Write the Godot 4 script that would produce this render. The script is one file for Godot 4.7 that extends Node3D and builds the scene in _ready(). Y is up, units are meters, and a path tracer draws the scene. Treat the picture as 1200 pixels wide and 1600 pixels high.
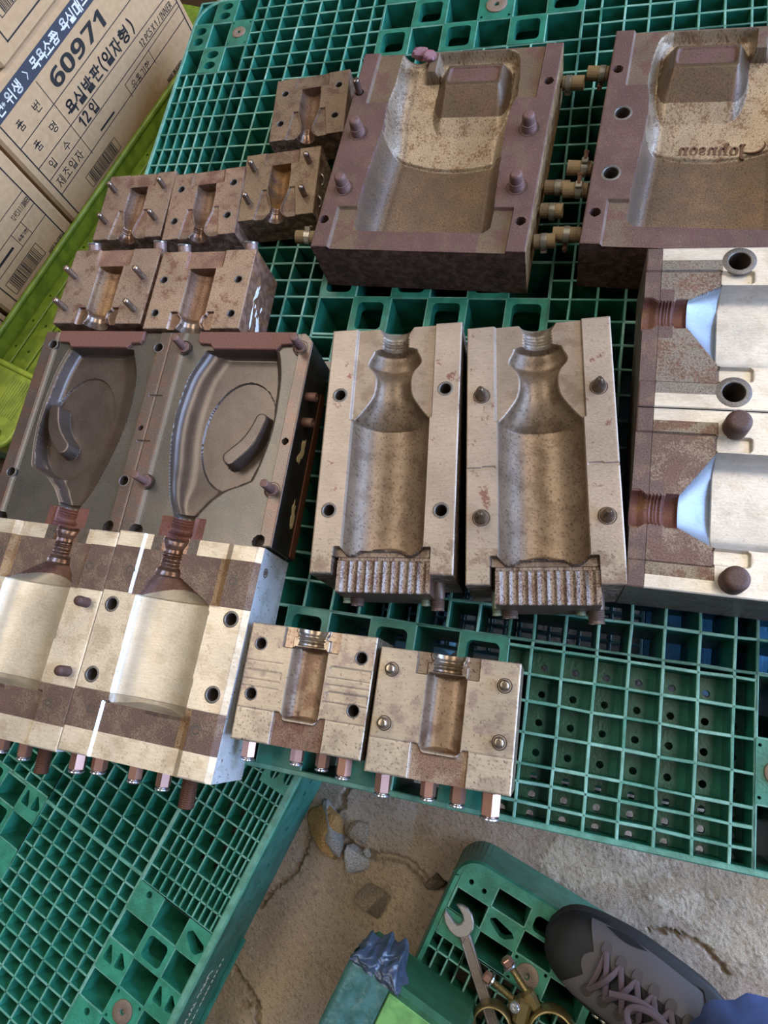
extends Node3D
# A warehouse corner: steel and aluminium blow moulds laid out on green plastic pallets.
# World axes follow the large pallet (x across, z towards the photographer's foot, y up); its deck is y = 0, the floor is y = FLOOR.

const FLOOR := -0.29
const DECK2 := -0.17     # deck height of the two pallets that stand on the floor in front
var used := {}
var mats := {}
var tex := {}
var nz := {}

func _ready():
	# ---- camera, sky, lights, exposure -------------------------------------------------
	var cam := Camera3D.new(); cam.name = "camera"; add_child(cam)
	var cr := Vector3(0.9601984, -0.22681446, -0.16301606)
	var cu := Vector3(-0.08966713, 0.30242814, -0.94894522)
	var cf := Vector3(-0.26453514, -0.92579286, -0.27005321)
	cam.transform = Transform3D(Basis(cr, cu, -cf).orthonormalized(), Vector3(0, 0.8, 0))
	cam.fov = 75.7435; cam.near = 0.02; cam.far = 100.0; cam.current = true
	var we := WorldEnvironment.new(); we.name = "environment"; add_child(we)
	var env := Environment.new(); we.environment = env
	var sm := ProceduralSkyMaterial.new()
	sm.sky_top_color = Color(0.55, 0.70, 0.95); sm.sky_horizon_color = Color(0.80, 0.88, 1.0); sm.sky_curve = 0.2
	sm.ground_bottom_color = Color(0.30, 0.30, 0.29); sm.ground_horizon_color = Color(0.42, 0.43, 0.43); sm.sun_angle_max = 1.0
	sm.sky_energy_multiplier = 1.0
	var sky := Sky.new(); sky.sky_material = sm
	env.background_mode = Environment.BG_SKY; env.sky = sky; env.background_energy_multiplier = 13.0
	env.ambient_light_source = Environment.AMBIENT_SOURCE_DISABLED
	env.tonemap_mode = Environment.TONE_MAPPER_LINEAR; env.tonemap_exposure = 1.05
	env.sdfgi_enabled = true; env.ssao_enabled = true; env.ssil_enabled = true
	# roof lights: long translucent panels, each with its area light just below
	roof_light(Vector3(-2.2, 4.05, -1.6), Vector2(1.2, 5.0), 10.0, "translucent roof panel on the side of the cartons")
	roof_light(Vector3(1.7, 4.05, -1.6), Vector2(1.2, 5.0), 10.0, "translucent roof panel on the side of the open loading door")
	prepare()
	build_shell()
	build_floor()
	build_pallets()
	build_molds()
	build_fittings()
	build_cartons()
	build_foreground()

func roof_light(at: Vector3, size: Vector2, energy: float, label: String):
	var l := AreaLight3D.new(); l.name = uniq("roof_light_lamp"); l.area_size = size; l.light_energy = energy
	l.light_color = Color(1.0, 0.97, 0.93); l.shadow_enabled = true; l.area_range = 30.0
	l.position = at - Vector3(0, 0.03, 0); l.rotation_degrees.x = -90.0
	add_child(l)
	var m := StandardMaterial3D.new(); m.resource_name = "roof_panel"; m.albedo_color = Color(0.9, 0.9, 0.86); m.roughness = 0.6
	m.emission_enabled = true; m.emission = Color(1.0, 0.96, 0.9); m.emission_energy_multiplier = 1.5
	var b := MB.new(); b.box(Transform3D(Basis(), at), Vector3(size.x, 0.03, size.y), 0.004)
	var o := part("roof_light", b.done(), m, self)
	tag(o, label, "roof light", "roof lights")

# ------------------------------------------------------------------ naming and grouping
func uniq(n: String) -> String:
	if not used.has(n):
		used[n] = 0
		return n
	used[n] += 1
	return "%s_%03d" % [n, used[n]]

func tag(o: Node, label := "", category := "", group := "", kind := ""):
	if label: o.set_meta("label", label)
	if category: o.set_meta("category", category)
	if group: o.set_meta("group", group)
	if kind: o.set_meta("kind", kind)
	return o

func thing(called: String, label: String, category: String, at := Vector3.ZERO, yaw := 0.0, group := "") -> Node3D:
	var o := Node3D.new(); o.name = uniq(called); add_child(o)
	o.position = at; o.rotation_degrees.y = yaw
	tag(o, label, category, group)
	return o

func part(called: String, mesh: Mesh, mat: Material, parent: Node, xf := Transform3D.IDENTITY, label := "") -> MeshInstance3D:
	var o := MeshInstance3D.new(); o.mesh = mesh; o.material_override = mat; o.transform = xf
	o.name = uniq(called) if parent == self else called
	parent.add_child(o, true)
	if label: o.set_meta("label", label)
	return o

func hexl(h: String) -> Color:
	return Color(h).srgb_to_linear()

# ------------------------------------------------------------------ mesh builder
class MB:
	var v := PackedVector3Array()
	var n := PackedVector3Array()
	var c := PackedColorArray()
	var col := Color.WHITE

	func tri(a: Vector3, b: Vector3, d: Vector3, out := Vector3.ZERO):
		var nn := (b - a).cross(d - a)
		if nn.length_squared() < 1e-20: return
		nn = nn.normalized()
		if out != Vector3.ZERO and nn.dot(out) < 0.0:
			nn = -nn
			var t := b; b = d; d = t
		v.append(a); v.append(d); v.append(b)
		for i in 3:
			n.append(nn); c.append(col)

	func trin(a: Vector3, b: Vector3, d: Vector3, na: Vector3, nb: Vector3, nd: Vector3):
		var nn := (b - a).cross(d - a)
		if nn.dot(na + nb + nd) < 0.0:
			v.append(a); v.append(b); v.append(d); n.append(na); n.append(nb); n.append(nd)
		else:
			v.append(a); v.append(d); v.append(b); n.append(na); n.append(nd); n.append(nb)
		for i in 3: c.append(col)

	func quad(a: Vector3, b: Vector3, d: Vector3, e: Vector3, out := Vector3.ZERO):
		tri(a, b, d, out); tri(a, d, e, out)

	func quadn(a, b, d, e, na, nb, nd, ne):
		trin(a, b, d, na, nb, nd); trin(a, d, e, na, nd, ne)

	func box(xf: Transform3D, size: Vector3, bev := 0.0):
		var h := size * 0.5
		var e := minf(bev, minf(h.x, minf(h.y, h.z)) * 0.9)
		for a in 3:
			var b := (a + 1) % 3
			var d := (a + 2) % 3
			for s in [-1.0, 1.0]:
				var o := Vector3.ZERO; o[a] = s
				var q := []
				for k in [[-1, -1], [1, -1], [1, 1], [-1, 1]]:
					var p := Vector3.ZERO; p[a] = s * h[a]; p[b] = k[0] * (h[b] - e); p[d] = k[1] * (h[d] - e)
					q.append(xf * p)
				quad(q[0], q[1], q[2], q[3], xf.basis * o)
			if e > 0.0:
				for s in [-1.0, 1.0]:
					for t in [-1.0, 1.0]:
						var q := []
						for k in [[-1, 0], [1, 0], [1, 1], [-1, 1]]:
							var p := Vector3.ZERO; p[a] = k[0] * (h[a] - e)
							p[b] = s * (h[b] if k[1] == 0 else h[b] - e); p[d] = t * (h[d] - e if k[1] == 0 else h[d])
							q.append(xf * p)
						var o := Vector3.ZERO; o[b] = s; o[d] = t
						quad(q[0], q[1], q[2], q[3], xf.basis * o)
		if e > 0.0:
			for sx in [-1.0, 1.0]:
				for sy in [-1.0, 1.0]:
					for sz in [-1.0, 1.0]:
						var s := Vector3(sx, sy, sz)
						tri(xf * (s * (h - Vector3(0, e, e))), xf * (s * (h - Vector3(e, 0, e))), xf * (s * (h - Vector3(e, e, 0))), xf.basis * s)

	# profile of (radius, height) from bottom to top, turned about the local y axis
	func lathe(pr: Array, xf: Transform3D, seg := 24, crease := 0.75):
		var m := pr.size()
		var sn := []
		for i in m - 1:
			var d: Vector2 = pr[i + 1] - pr[i]
			sn.append(Vector2(d.y, -d.x).normalized())
		for i in m - 1:
			var p0: Vector2 = pr[i]
			var p1: Vector2 = pr[i + 1]
			if (p1 - p0).length() < 1e-7: continue
			var n0: Vector2 = sn[i]
			var n1: Vector2 = sn[i]
			if i > 0 and sn[i].dot(sn[i - 1]) > crease: n0 = (sn[i] + sn[i - 1]).normalized()
			if i < m - 2 and sn[i].dot(sn[i + 1]) > crease: n1 = (sn[i] + sn[i + 1]).normalized()
			for k in seg:
				var a := TAU * k / seg
				var b := TAU * (k + 1) / seg
				var ca := Vector3(cos(a), 0, sin(a))
				var cb := Vector3(cos(b), 0, sin(b))
				var na := ca
				var nb := cb
				if seg <= 8:      # hexagons keep flat faces
					na = (ca + cb).normalized(); nb = na
				var up := Vector3.UP
				var q0 := xf * (ca * p0.x + up * p0.y)
				var q1 := xf * (cb * p0.x + up * p0.y)
				var q2 := xf * (cb * p1.x + up * p1.y)
				var q3 := xf * (ca * p1.x + up * p1.y)
				var a0 := (xf.basis * (na * n0.x + up * n0.y)).normalized()
				var a1 := (xf.basis * (nb * n0.x + up * n0.y)).normalized()
				var a2 := (xf.basis * (nb * n1.x + up * n1.y)).normalized()
				var a3 := (xf.basis * (na * n1.x + up * n1.y)).normalized()
				if p0.x > 1e-6: trin(q0, q1, q2, a0, a1, a2)
				if p1.x > 1e-6: trin(q0, q2, q3, a0, a2, a3)

	# round (or flattened) bar along a path; r may be a number or a list, flat squashes it along `side`
	func tube(path: Array, r, seg := 10, caps := true, flat := 1.0, side := Vector3.ZERO):
		var m := path.size()
		var rings := []
		var up := Vector3(0.137, 0.981, 0.21).normalized() if side == Vector3.ZERO else side
		for i in m:
			var t: Vector3 = (path[mini(i + 1, m - 1)] - path[maxi(i - 1, 0)]).normalized()
			var x := up - t * up.dot(t)
			if x.length() < 1e-4: x = Vector3(1, 0, 0) - t * t.x
			x = x.normalized()
			var y := t.cross(x)
			var rr: float = r[i] if r is Array else r
			var ring := []
			for k in seg:
				var a := TAU * k / seg
				ring.append([path[i] + (x * cos(a) * flat + y * sin(a)) * rr, (x * cos(a) + y * sin(a) * flat).normalized()])
			rings.append(ring)
			if side == Vector3.ZERO: up = x
		for i in m - 1:
			for k in seg:
				var p = rings[i][k]
				var q = rings[i][(k + 1) % seg]
				var s = rings[i + 1][(k + 1) % seg]
				var w = rings[i + 1][k]
				quadn(p[0], q[0], s[0], w[0], p[1], q[1], s[1], w[1])
		if caps:
			for e in [0, m - 1]:
				var t: Vector3 = (path[0] - path[1]) if e == 0 else (path[m - 1] - path[m - 2])
				for k in seg: tri(path[e], rings[e][k][0], rings[e][(k + 1) % seg][0], t)

	# flat polygon (x, z) pushed from y0 up to y1, top edge chamfered by bev
	func prism(poly: PackedVector2Array, y0: float, y1: float, xf: Transform3D, bev := 0.0):
		var m := poly.size()
		if Geometry2D.is_polygon_clockwise(poly): poly.reverse()
		var ins := PackedVector2Array()
		for i in m:
			var a := (poly[i] - poly[(i + m - 1) % m]).normalized()
			var b := (poly[(i + 1) % m] - poly[i]).normalized()
			var na := Vector2(-a.y, a.x)
			var nb := Vector2(-b.y, b.x)
			var w := (na + nb)
			w = w / maxf(0.4, w.length_squared() * 0.5)
			var sgn := 1.0 if Geometry2D.is_point_in_polygon(poly[i] + w * 1e-4, poly) else -1.0
			ins.append(poly[i] + w * bev * sgn)
		var up := xf.basis * Vector3.UP
		var idx := Geometry2D.triangulate_polygon(ins)
		for i in range(0, idx.size(), 3):
			var p := []
			for k in 3: p.append(ins[idx[i + k]])
			tri(xf * Vector3(p[0].x, y1, p[0].y), xf * Vector3(p[1].x, y1, p[1].y), xf * Vector3(p[2].x, y1, p[2].y), up)
		idx = Geometry2D.triangulate_polygon(poly)
		for i in range(0, idx.size(), 3):
			var p := []
			for k in 3: p.append(poly[idx[i + k]])
			tri(xf * Vector3(p[0].x, y0, p[0].y), xf * Vector3(p[1].x, y0, p[1].y), xf * Vector3(p[2].x, y0, p[2].y), -up)
		for i in m:
			var a := poly[i]
			var b := poly[(i + 1) % m]
			var t := (b - a).normalized()
			var o2 := Vector2(t.y, -t.x)
			if Geometry2D.is_point_in_polygon((a + b) * 0.5 + o2 * 1e-4, poly): o2 = -o2
			var o := xf.basis * Vector3(o2.x, 0, o2.y)
			quad(xf * Vector3(a.x, y0, a.y), xf * Vector3(b.x, y0, b.y), xf * Vector3(b.x, y1 - bev, b.y), xf * Vector3(a.x, y1 - bev, a.y), o)
			if bev > 0.0:
				var c0 := ins[i]
				var c1 := ins[(i + 1) % m]
				quad(xf * Vector3(a.x, y1 - bev, a.y), xf * Vector3(b.x, y1 - bev, b.y), xf * Vector3(c1.x, y1, c1.y), xf * Vector3(c0.x, y1, c0.y), o + up)

	# a sheet of points g[i][j] with smooth normals; flip turns it over
	func grid(g: Array, flip := false, closed := false):
		var a := g.size()
		var b: int = g[0].size()
		var nn := []
		for i in a:
			var row := []
			for j in b:
				var jm := (j + b - 1) % b if closed else maxi(j - 1, 0)
				var jp := (j + 1) % b if closed else mini(j + 1, b - 1)
				var du: Vector3 = g[mini(i + 1, a - 1)][j] - g[maxi(i - 1, 0)][j]
				var dv: Vector3 = g[i][jp] - g[i][jm]
				var w := du.cross(dv)
				row.append((-w if flip else w).normalized())
			nn.append(row)
		for i in a - 1:
			for j in (b if closed else b - 1):
				var k := (j + 1) % b
				quadn(g[i][j], g[i + 1][j], g[i + 1][k], g[i][k], nn[i][j], nn[i + 1][j], nn[i + 1][k], nn[i][k])

	func done() -> ArrayMesh:
		var m := ArrayMesh.new()
		if v.is_empty(): return m
		var arr := []; arr.resize(Mesh.ARRAY_MAX)
		arr[Mesh.ARRAY_VERTEX] = v; arr[Mesh.ARRAY_NORMAL] = n; arr[Mesh.ARRAY_COLOR] = c
		m.add_surface_from_arrays(Mesh.PRIMITIVE_TRIANGLES, arr)
		return m

# ------------------------------------------------------------------ small maths
func ss(a: float, b: float, x: float) -> float:
	var t := clampf((x - a) / (b - a), 0.0, 1.0)
	return t * t * (3.0 - 2.0 * t)

func lin(p: Array, x: float) -> float:
	if x <= p[0].x: return p[0].y
	for i in range(1, p.size()):
		if x <= p[i].x:
			return lerpf(p[i - 1].y, p[i].y, (x - p[i - 1].x) / (p[i].x - p[i - 1].x))
	return p[-1].y

# smooth curve through the points (x ascending)
func crv(p: Array, x: float) -> float:
	var m := p.size()
	if x <= p[0].x: return p[0].y
	for i in range(1, m):
		if x <= p[i].x:
			var a: Vector2 = p[i - 1]
			var b: Vector2 = p[i]
			var h := b.x - a.x
			var sa: float = (b.y - p[maxi(i - 2, 0)].y) / maxf(1e-6, b.x - p[maxi(i - 2, 0)].x)
			var sb: float = (p[mini(i + 1, m - 1)].y - a.y) / maxf(1e-6, p[mini(i + 1, m - 1)].x - a.x)
			var t := (x - a.x) / h
			var t2 := t * t
			var t3 := t2 * t
			return (2 * t3 - 3 * t2 + 1) * a.y + (t3 - 2 * t2 + t) * h * sa + (-2 * t3 + 3 * t2) * b.y + (t3 - t2) * h * sb
	return p[-1].y

func rbox(u: float, v: float, cx: float, cy: float, hx: float, hy: float, r: float) -> float:
	var dx := absf(u - cx) - hx + r
	var dy := absf(v - cy) - hy + r
	return Vector2(maxf(dx, 0.0), maxf(dy, 0.0)).length() + minf(maxf(dx, dy), 0.0) - r

# quarter-round wall: 0 at the edge, 1 once t reaches 1
func qr(t: float) -> float:
	if t <= 0.0: return 0.0
	if t >= 1.0: return 1.0
	return sqrt(1.0 - (1.0 - t) * (1.0 - t))

func V2s(a: Array) -> Array:
	var r := []
	for i in range(0, a.size(), 2): r.append(Vector2(a[i], a[i + 1]))
	return r

# ------------------------------------------------------------------ materials
func noise(seed_: int, freq: float, oct := 4, type := FastNoiseLite.TYPE_SIMPLEX_SMOOTH) -> FastNoiseLite:
	var f := FastNoiseLite.new(); f.seed = seed_; f.frequency = freq; f.noise_type = type
	f.fractal_type = FastNoiseLite.FRACTAL_FBM if oct > 1 else FastNoiseLite.FRACTAL_NONE; f.fractal_octaves = oct
	return f

func ntex(f: FastNoiseLite, lo: Color, hi: Color, size := 512, pos := [0.0, 1.0]) -> NoiseTexture2D:
	var t := NoiseTexture2D.new(); t.width = size; t.height = size; t.seamless = true; t.noise = f
	var g := Gradient.new(); g.offsets = PackedFloat32Array(pos); g.colors = PackedColorArray([lo, hi]); t.color_ramp = g
	return t

func nnorm(f: FastNoiseLite, bump: float, size := 512) -> NoiseTexture2D:
	var t := NoiseTexture2D.new(); t.width = size; t.height = size; t.seamless = true; t.noise = f; t.as_normal_map = true; t.bump_strength = bump
	return t

func mat(called: String, metal: float, rough: float, col := Color.WHITE, vertex := true) -> StandardMaterial3D:
	var m := StandardMaterial3D.new(); m.resource_name = called; m.metallic = metal; m.roughness = rough; m.albedo_color = col
	m.vertex_color_use_as_albedo = vertex
	mats[called] = m
	return m

func grained(m: StandardMaterial3D, alb: Texture2D, nrm: Texture2D, scale: Vector3, ns := 1.0, world := false):
	if alb: m.albedo_texture = alb
	if nrm:
		m.normal_enabled = true; m.normal_texture = nrm; m.normal_scale = ns
	m.uv1_triplanar = true; m.uv1_world_triplanar = world; m.uv1_scale = scale
	return m

func prepare():
	nz.a = noise(11, 1.0 / 30.0, 4); nz.b = noise(23, 1.0 / 3.4, 2); nz.c = noise(37, 1.0 / 90.0, 3); nz.d = noise(41, 1.0 / 9.0, 3)
	var fine := ntex(noise(5, 0.06, 4), Color(0.74, 0.74, 0.74), Color(1, 1, 1), 512, [0.2, 0.75])
	var brush := ntex(noise(6, 0.03, 5), Color(0.95, 0.95, 0.95), Color(1, 1, 1), 512, [0.3, 0.7])
	var nf := nnorm(noise(7, 0.08, 4), 3.0)
	var nc := nnorm(noise(8, 0.03, 5), 6.0)
	# machined metals of the moulds; colour comes from the vertex colours (rust blotches, bare metal)
	grained(mat("tool_steel", 0.50, 0.46), fine, nf, Vector3(14, 14, 14), 0.25)
	grained(mat("bare_aluminium", 0.45, 0.42), brush, nf, Vector3(4, 20, 22), 0.18)
	grained(mat("rusted_steel", 0.25, 0.62), fine, nf, Vector3(16, 16, 16), 0.45)
	grained(mat("coated_steel", 0.35, 0.27), fine, nf, Vector3(20, 20, 20), 0.10)
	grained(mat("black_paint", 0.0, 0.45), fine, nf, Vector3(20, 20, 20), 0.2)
	grained(mat("polished_steel", 0.75, 0.30), brush, nf, Vector3(22, 22, 4), 0.12)
	grained(mat("pin_steel", 0.85, 0.26), fine, null, Vector3(30, 30, 30))
	grained(mat("shaded_bore_steel", 0.3, 0.6, Color(0.31, 0.26, 0.22), false), null, nf, Vector3(20, 20, 20), 0.2)  # steel darkened so its colour carries the shade deep inside the holes
	grained(mat("side_rust", 0.20, 0.66), ntex(noise(9, 0.02, 5), Color(0.74, 0.70, 0.68), Color(1, 1, 1), 512, [0.3, 0.7]), nc, Vector3(7, 7, 7), 0.35)
	grained(mat("brass_rust", 0.7, 0.38, Color(0.52, 0.38, 0.31), false), fine, nf, Vector3(40, 40, 40), 0.3)
	grained(mat("zinc_ring", 0.9, 0.22, Color(0.78, 0.79, 0.82), false), null, nf, Vector3(40, 40, 40), 0.1)
	grained(mat("hose_braid", 0.0, 0.85, Color(0.56, 0.47, 0.34), false), fine, nc, Vector3(60, 60, 60), 0.8)
	grained(mat("clamp_steel", 0.85, 0.3, Color(0.72, 0.69, 0.63), false), null, nf, Vector3(40, 40, 40), 0.15)
	grained(mat("lettering_rust", 0.3, 0.55, Color(0.42, 0.29, 0.21), false), fine, null, Vector3(30, 30, 30))
	# plastics
	var pl := ntex(noise(15, 0.012, 5), Color(0.80, 0.84, 0.82), Color(1, 1, 1), 512, [0.25, 0.7])
	grained(mat("green_plastic", 0.0, 0.42), pl, nf, Vector3(5, 5, 5), 0.25)
	grained(mat("blue_plastic", 0.0, 0.5), pl, nf, Vector3(5, 5, 5), 0.25)
	grained(mat("lime_plastic", 0.0, 0.38), pl, nf, Vector3(4, 4, 4), 0.2)
	grained(mat("concrete", 0.0, 0.88), ntex(noise(16, 0.16, 5), Color(0.76, 0.74, 0.72), Color(1, 1, 1), 1024, [0.25, 0.7]), nf, Vector3(3.2, 3.2, 3.2), 0.45)
	grained(mat("stone", 0.0, 0.9), ntex(noise(17, 0.05, 5), Color(0.72, 0.70, 0.68), Color(1, 1, 1), 512, [0.3, 0.7]), nc, Vector3(12, 12, 12), 0.7)
	grained(mat("cardboard", 0.0, 0.82), ntex(noise(18, 0.02, 5), Color(0.96, 0.95, 0.94), Color(1, 1, 1), 512, [0.3, 0.7]), nf, Vector3(6, 6, 6), 0.15)
	mat("print_black", 0.0, 0.7, Color(0.10, 0.085, 0.075), false)
	mat("print_navy", 0.0, 0.7, Color(0.20, 0.20, 0.235), false)
	mat("print_white", 0.0, 0.7, Color(0.86, 0.84, 0.80), false)
	grained(mat("rubber", 0.0, 0.7, Color(0.085, 0.085, 0.085), false), fine, nf, Vector3(30, 30, 30), 0.4)
	grained(mat("shoe_grey", 0.0, 0.75, Color(0.36, 0.34, 0.35), false), fine, nf, Vector3(40, 40, 40), 0.4)
	grained(mat("shoe_dark", 0.0, 0.8, Color(0.15, 0.145, 0.15), false), fine, nf, Vector3(40, 40, 40), 0.5)
	grained(mat("lace", 0.0, 0.85, Color(0.36, 0.30, 0.32), false), fine, nc, Vector3(120, 120, 120), 0.6)
	grained(mat("loop", 0.0, 0.8, Color(0.27, 0.235, 0.215), false), fine, null, Vector3(60, 60, 60))
	var tr: StandardMaterial3D = grained(mat("trouser_cloth", 0.0, 0.9, Color(0.19, 0.26, 0.43), false), fine, nc, Vector3(50, 50, 50), 0.6)
	tr.rim_enabled = true; tr.rim = 0.3; tr.rim_tint = 0.5
	grained(mat("wrench_steel", 0.65, 0.40), fine, nf, Vector3(30, 30, 30), 0.4)
	grained(mat("zinc_yellow", 0.75, 0.36, Color(0.60, 0.53, 0.35), false), fine, nf, Vector3(30, 30, 30), 0.2)
	grained(mat("copper_nut", 0.75, 0.35, Color(0.70, 0.53, 0.46), false), null, nf, Vector3(40, 40, 40), 0.1)
	grained(mat("lime_board", 0.0, 0.6, Color(0.43, 0.64, 0.36), false), pl, nf, Vector3(6, 6, 6), 0.1)
	grained(mat("green_edge", 0.0, 0.5, Color(0.15, 0.36, 0.24), false), pl, nf, Vector3(6, 6, 6), 0.1)
	grained(mat("tape_teal", 0.0, 0.3, Color(0.28, 0.44, 0.43), false), pl, nc, Vector3(9, 9, 9), 0.25)
	grained(mat("film_blue", 0.0, 0.25, Color(0.25, 0.29, 0.36), false), pl, nc, Vector3(12, 12, 12), 0.6)
	grained(mat("wall_paint", 0.0, 0.85, Color(0.46, 0.44, 0.41), false), pl, nc, Vector3(1, 1, 1), 0.2)
	grained(mat("roof_sheet", 0.0, 0.8, Color(0.56, 0.55, 0.52), false), pl, nc, Vector3(1, 1, 1), 0.2)
	mat("white_sticker", 0.0, 0.6, Color(0.86, 0.86, 0.84), false)
	mat("white_paint", 0.0, 0.55, Color(0.86, 0.86, 0.84), false)
	mat("cream_paint", 0.0, 0.6, Color(0.72, 0.64, 0.47), false)

# ------------------------------------------------------------------ mould blocks
# A block is a milled height field: h(u, v) in millimetres below its parting face, u to the right, v towards the viewer.
func axis_lines(lo: float, hi: float, step: float, extra: Array) -> PackedFloat32Array:
	var b := [lo, hi]
	for e in extra:
		if e > lo + 0.01 and e < hi - 0.01: b.append(float(e))
	b.sort()
	var r := PackedFloat32Array()
	for i in b.size() - 1:
		var w: float = b[i + 1] - b[i]
		if w < 0.02: continue
		var k := maxi(1, int(round(w / step)))
		for j in k: r.append(b[i] + w * j / k)
	r.append(hi)
	return r

func zone(part_: String, mt: String, a: String, b: String, t := 0.12, s := 0.14, c := "#3b2a22", ct := 0.42, k1 := 1.0, k2 := 0.3) -> Dictionary:
	return {"k1": k1, "k2": k2, "part": part_, "mat": mt, "a": hexl(a), "b": hexl(b), "t": t, "s": s, "c": hexl(c), "ct": ct}

func tone(z: Dictionary, n1: float, n2: float, n3: float) -> Color:
	var w := clampf((z.k1 * n1 + z.k2 * n2 - z.t + z.s) / (2.0 * z.s), 0.0, 1.0)
	var k: Color = z.a.lerp(z.b, w * w * (3.0 - 2.0 * w))
	if n2 > z.ct: k = k.lerp(z.c, clampf((n2 - z.ct) * 5.0, 0.0, 0.8))
	var g := 1.0 + 0.22 * n3
	return Color(k.r * g, k.g * g, k.b * g)

func mold(spec: Dictionary) -> Node3D:
	var W: float = spec.W
	var D: float = spec.D
	var H: float = spec.H
	var step: float = spec.get("step", 1.2)
	var us := axis_lines(-W / 2, W / 2, step, spec.get("ub", []) + [-W / 2 + 1, W / 2 - 1])
	var vs := axis_lines(-D / 2, D / 2, step, spec.get("vb", []) + [-D / 2 + 1, D / 2 - 1])
	var nu := us.size()
	var nv := vs.size()
	var fh: Callable = spec.h
	var fz: Callable = spec.z
	var zones: Array = spec.zones
	var holes: Array = spec.get("holes", [])
	var ox: float = spec.get("seed", 0) * 431.7
	var edge: float = spec.get("bev", 1.0)
	var cut: float = spec.get("corner", 0.0)   # far right corner cut off at 45 degrees
	var hh := PackedFloat32Array(); hh.resize(nu * nv)
	var P := PackedVector3Array(); P.resize(nu * nv)
	var na: FastNoiseLite = nz.a
	var nb: FastNoiseLite = nz.b
	var ncn: FastNoiseLite = nz.c
	for j in nv:
		var v := vs[j]
		for i in nu:
			var u := us[i]
			var h: float = fh.call(u, v)
			var de := minf(W / 2 - absf(u), D / 2 - absf(v))
			if de < edge: h = minf(h, de - edge)
			for q in holes:
				if absf(u - q[0]) < q[2] + 1.5 and absf(v - q[1]) < q[2] + 1.5:
					var dd: float = Vector2(u - q[0], v - q[1]).length() - q[2]
					if dd < 0.6: h = minf(h, -minf(q[3] + 40.0, H - 6.0) * clampf((0.6 - dd) / 1.0, 0.0, 1.0))
			hh[j * nu + i] = h
			P[j * nu + i] = Vector3(minf(u, W / 2 - maxf(0.0, cut - v - D / 2)), H + h, v) * 0.001
	var N := PackedVector3Array(); N.resize(nu * nv)
	for j in nv:
		for i in nu:
			var i0 := maxi(i - 1, 0)
			var i1 := mini(i + 1, nu - 1)
			var j0 := maxi(j - 1, 0)
			var j1 := mini(j + 1, nv - 1)
			N[j * nu + i] = Vector3(-(hh[j * nu + i1] - hh[j * nu + i0]) / (us[i1] - us[i0]), 1.0, -(hh[j1 * nu + i] - hh[j0 * nu + i]) / (vs[j1] - vs[j0])).normalized()
	var n1 := PackedFloat32Array(); n1.resize(nu * nv)
	var n2 := PackedFloat32Array(); n2.resize(nu * nv)
	var n3 := PackedFloat32Array(); n3.resize(nu * nv)
	for j in nv:
		for i in nu:
			var k := j * nu + i
			n1[k] = na.get_noise_3d(us[i] + ox, hh[k], vs[j] + ox * 0.37)
			n2[k] = nb.get_noise_3d(us[i] + ox, hh[k], vs[j] - ox * 0.21)
			n3[k] = ncn.get_noise_2d(us[i] + ox, vs[j])
	var bins := {}
	for z in zones:
		if not bins.has(z.part): bins[z.part] = [PackedVector3Array(), PackedVector3Array(), PackedColorArray(), z.mat]
	for j in nv - 1:
		var vm := (vs[j] + vs[j + 1]) * 0.5
		for i in nu - 1:
			var a := j * nu + i
			var b := a + 1
			var d := a + nu
			var e := d + 1
			var ids: Array
			if absf(hh[a] - hh[e]) <= absf(hh[b] - hh[d]): ids = [a, b, e, a, e, d]
			else: ids = [a, b, d, b, e, d]
			for t in [0, 3]:
				var p: int = ids[t]
				var q: int = ids[t + 1]
				var r: int = ids[t + 2]
				var mid := (P[p] + P[q] + P[r]) * 333.3333
				var z: Dictionary = zones[fz.call(mid.x, mid.z)]
				var bn = bins[z.part]
				var bv: PackedVector3Array = bn[0]
				var bnn: PackedVector3Array = bn[1]
				var bc: PackedColorArray = bn[2]
				var fn := (P[r] - P[p]).cross(P[q] - P[p]).normalized()
				bv.append(P[p]); bv.append(P[q]); bv.append(P[r])
				for k in [p, q, r]:
					bnn.append(N[k] if N[k].dot(fn) > 0.86 else fn)
					bc.append(tone(z, n1[k], n2[k], n3[k]))
				bn[0] = bv; bn[1] = bnn; bn[2] = bc
	# the four sides and the underside belong to the body
	var sb := MB.new()
	var sp := MB.new()
	var sz: Dictionary = spec.side
	var rows := maxi(2, int(H / 4.0))
	for side in 4:
		var cnt := nu if side < 2 else nv
		var o: Vector3 = [Vector3(0, 0, -1), Vector3(0, 0, 1), Vector3(-1, 0, 0), Vector3(1, 0, 0)][side]
		var prev := []
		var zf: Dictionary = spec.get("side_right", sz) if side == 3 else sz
		for i in cnt:
			var k: int = [i, (nv - 1) * nu + i, i * nu, i * nu + nu - 1][side]
			if i > 0 and i < cnt - 1 and i % 3 != 0 and absf(hh[k] + edge) < 0.05: continue
			var line := []
			var cc := []
			for r in rows + 1:
				var p := Vector3(P[k].x, P[k].y * (1.0 - float(r) / rows), P[k].z)
				line.append(p)
				var w: Vector3 = p * 1000.0
				cc.append(tone(zf if P[k].z * 1000.0 > cut - D / 2 + 0.1 else sz, na.get_noise_3d(w.x + ox, w.y * 1.3, w.z), nb.get_noise_3d(w.x + ox, w.y, w.z), ncn.get_noise_3d(w.x + ox, w.y, w.z)))
			if not prev.is_empty():
				for r in rows:
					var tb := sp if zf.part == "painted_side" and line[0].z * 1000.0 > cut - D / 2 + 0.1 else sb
					tb.col = cc[r]
					tb.quad(prev[r], line[r], line[r + 1], prev[r + 1], o)
			prev = line
	sb.col = sz.a
	var x := W * 0.0005
	var y := D * 0.0005
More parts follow.
